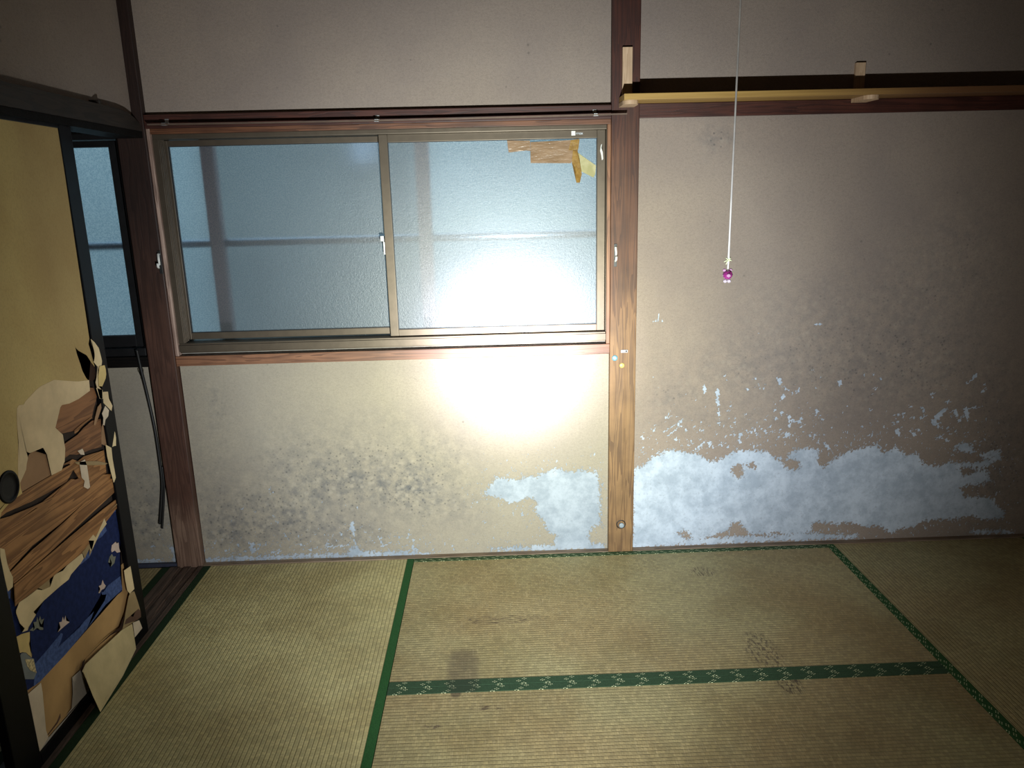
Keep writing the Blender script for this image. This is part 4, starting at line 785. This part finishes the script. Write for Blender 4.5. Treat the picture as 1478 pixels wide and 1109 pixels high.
# ================================================================== tie-back hooks
def hook(x, z, label):
    t = empty('tieback_hook', (x, 0, z), label=label, cat='hook', group='curtain tie-back hooks')
    box('back_plate', x-.006, x+.006, -.0035, -.0002, z-.045, z+.042, M['steel_dark'], t, bev=.001)
    b = bmesh.new(); add_tube(b, [(x+.001, -.003, z+.030), (x, -.010, z+.030), (x, -.013, z+.010), (x, -.011, z-.010), (x-.002, -.015, z-.022), (x-.001, -.024, z-.016), (x, -.026, z-.004)], .0045, 10)
    bm_obj('hook_arm', b, M['white_plastic'], t, True, label='whitish hook arm')
hook(-.012, 1.266, 'small tie-back hook on the dark corner post left of the window')
hook(1.7215, 1.247, 'small tie-back hook on the post right of the window')

# ================================================================== packing tape on the right pane
def tape_piece(name, key, mat, y, th, label, lift=None, parent=None, cat=None):
    b = bmesh.new(); add_prism(b, TAPE[key], 1, y-th, y, lift)
    return b
k = N('brown_packing_tape'); nz = k.noise(22, 4, .6, vec=k.map((.6, 1, 2.2)))
tapem = k.done(k.mix(k.step(nz, .3, .7), (.20, .125, .068), (.30, .20, .125)), .22, k.bump(nz, .6, .004), .7)
k = N('brown_tape_folded'); nz = k.noise(60, 4, .6)
tapef = k.done(k.mix(k.step(nz, .3, .7), (.20, .11, .022), (.30, .18, .045)), .3, k.bump(nz, .5, .003), .5)
TP = empty('packing_tape', (1.45, .055, 1.65), label='brown packing tape patch over the top right corner of the window pane', cat='tape')
bm_obj('tape_strip', tape_piece('t1a', 't1a', tapem, .0435, .0005, ''), tapem, TP)
bm_obj('tape_strip', tape_piece('t2', 't2', tapem, .0430, .0006, '', lambda a, c: -.0012*abs(math.sin(a*22+c*25))), tapem, TP)
bm_obj('tape_strip', tape_piece('t3', 't3', tapef, .0415, .0005, ''), tapef, TP)
bm_obj('loose_tail', tape_piece('t4', 't4', tapef, .0390, .0008, '', lambda a, c: -.012*max(0, 1.60-c)/.1), tapef, TP, label='twisted tape end hanging loose')
k = N('yellow_foam_tape'); nz = k.noise(70, 4, .7); n2_ = k.noise(18, 3, vec=k.map((1, 1, 1), rot=(0, .65, 0)))
yt = k.done(k.mix(k.step(n2_, .4, .6), (.42, .39, .22), (.32, .30, .145)), .8, k.bump(nz, .4, .002))
YT = empty('adhesive_strip', (1.60, .05, 1.60), label='yellowed adhesive strip slanting down beside the brown tape', cat='tape')
bm_obj('strip_body', tape_piece('t5', 't5', yt, .0555, .0012, ''), yt, YT)

# ================================================================== small things on the right post
C1 = empty('magnet_catch', (1.760, 0, .868), label='tiny metal catch plate on the right post', cat='catch')
box('plate', 1.746, 1.774, -.005, -.0002, .862, .874, plain('dull_steel', (.30, .30, .32), .5, .1, 60, metal=.3), C1, bev=.001)
b = bmesh.new(); add_lathe(b, (1.767, -.0045, .868), (0, -1, 0), [(0, .0035), (.001, .0035), (.0016, .002), (.0016, 0)], 12); bm_obj('screw', b, M['steel_dark'], C1)
def pin(x, z, r, mat, label, name, cross=False):
    t = empty(name, (x, 0, z), label=label, cat='thumbtack')
    b = bmesh.new(); add_lathe(b, (x, -.0003, z), (0, -1, 0), [(0, r), (.0015, r), (.003, r*.8), (.0036, r*.4), (.0037, 0)], 24); bm_obj('head', b, mat, t, True)
    if cross:
        b = bmesh.new(); add_box(b, x-r*.5, x+r*.5, -.0046, -.0034, z-.0013, z+.0013, .0003); bm_obj('cross_bar', b, M['white_plastic'], t)
        b = bmesh.new(); add_box(b, x-.0013, x+.0013, -.0047, -.0035, z-r*.5, z+r*.5, .0003); bm_obj('cross_bar', b, M['white_plastic'], t)
pin(1.7225, .841, .0115, plain('sky_blue_plastic', (.12, .28, .36), .4, .1), 'pale blue round tack with a white cross on the right post', 'blue_thumbtack', True)
pin(1.7515, .810, .0105, plain('yellow_plastic', (.50, .39, .13), .4, .1), 'yellow round tack below the metal catch on the right post', 'yellow_thumbtack')

# ================================================================== black cable in the next room
CB = empty('black_cable', (-.14, .02, .5), label='black cable hanging beside the corner post in the next room', cat='cable')
def spl(ps, n=6):
    o = []
    for i in range(len(ps)-1):
        p0 = Vector(ps[max(i-1, 0)]); p1 = Vector(ps[i]); p2 = Vector(ps[i+1]); p3 = Vector(ps[min(i+2, len(ps)-1)])
        for j in range(n):
            t = j/n; o.append(.5*((2*p1)+(-p0+p2)*t+(2*p0-5*p1+4*p2-p3)*t*t+(-p0+3*p1-3*p2+p3)*t**3))
    return o+[Vector(ps[-1])]
pts = [(-.146, -.004, .93), (-.146, .006, .863), (-.141, .018, .744), (-.131, .019, .600), (-.130, .019, .453), (-.134, .019, .363), (-.155, .018, .242), (-.166, .018, .190)]
b = bmesh.new(); add_tube(b, spl(pts), .0056, 8); bm_obj('strand', b, M['black_rubber'], CB, True)
pts = [(q[0]+.006, q[1]+.002, q[2]-.012*i/4) for i, q in enumerate(pts)]
b = bmesh.new(); add_tube(b, spl(pts[4:]), .0045, 8); bm_obj('strand', b, M['black_rubber'], CB, True)
b = bmesh.new(); add_prism(b, [(-.168, .850), (-.152, .856), (-.146, .845), (-.152, .832), (-.150, .822), (-.156, .805), (-.160, .808), (-.158, .828), (-.166, .836)], 1, .024, .0298)
prop(bm_obj('lichen_scrap', b, plain('brown_scrap', (.10, .09, .06), .9)), 'tiny brown scrap stuck under the next room window sill', 'scrap')

# ================================================================== lamp pull cord with charm
PC = empty('pull_cord', (1.711, -1.45, 1.343), label='thin white lamp pull cord hanging from above', cat='cord')
b = bmesh.new(); add_tube(b, [(1.7115, -1.45, 2.42), (1.7112, -1.45, 1.9), (1.7105, -1.45, 1.6), (1.7100, -1.45, 1.345), (1.7095, -1.45, 1.326)], [.0020, .0019, .0018, .0018, .001], 8)
bm_obj('cord', b, plain('white_cord', (.95, .96, .97), .6), PC, True)
b = bmesh.new()
for dx, dz in ((-.009, -.003), (.006, -.001), (-.005, -.008), (.004, .006), (-.006, .005)):
    add_tube(b, [(1.7100, -1.4505, 1.3445), (1.710+dx*.6, -1.452, 1.3445+dz*.5+.001), (1.710+dx, -1.451, 1.3445+dz)], [.0016, .0012, .0008], 6)
add_lathe(b, (1.710, -1.4505, 1.341), (0, 0, 1), [(0, .0005), (.002, .0024), (.005, .0022), (.007, .0005)], 10)
bm_obj('knot', b, plain('greenish_thread', (.50, .56, .36), .7), PC, True, label='frayed greenish knot')
def crystal(nm, c, r=.12):
    k = N(nm); k.b.inputs['Transmission Weight'].default_value = .45; return k.done(c, r, None, .8)
CH = empty('bead_charm', (1.709, -1.45, 1.318), label='pink translucent bead charm with two small knobs at the end of the pull cord', cat='charm')
pk = crystal('pink_crystal', (.42, .05, .30)); pl_ = crystal('pale_pink_crystal', (.80, .50, .75)); cl = crystal('clear_crystal', (.80, .72, .85), .08)
b = bmesh.new(); bmesh.ops.create_icosphere(b, subdivisions=2, radius=.0098, matrix=Matrix.Translation((1.7095, -1.45, 1.3165))); bm_obj('body_bead', b, pk, CH)
for dx in (-.0062, .0062):
    b = bmesh.new(); bmesh.ops.create_icosphere(b, subdivisions=1, radius=.0037, matrix=Matrix.Translation((1.709+dx, -1.45, 1.3253))); bm_obj('knob', b, pl_, CH)
b = bmesh.new(); bmesh.ops.create_icosphere(b, subdivisions=1, radius=.0045, matrix=Matrix.Translation((1.7090, -1.4590, 1.3160))); bm_obj('face_bead', b, pl_, CH)
for dx in (-.0042, .0036):
    b = bmesh.new(); bmesh.ops.create_icosphere(b, subdivisions=1, radius=.0041, matrix=Matrix.Translation((1.709+dx, -1.451, 1.3040))); bm_obj('foot_bead', b, cl, CH)
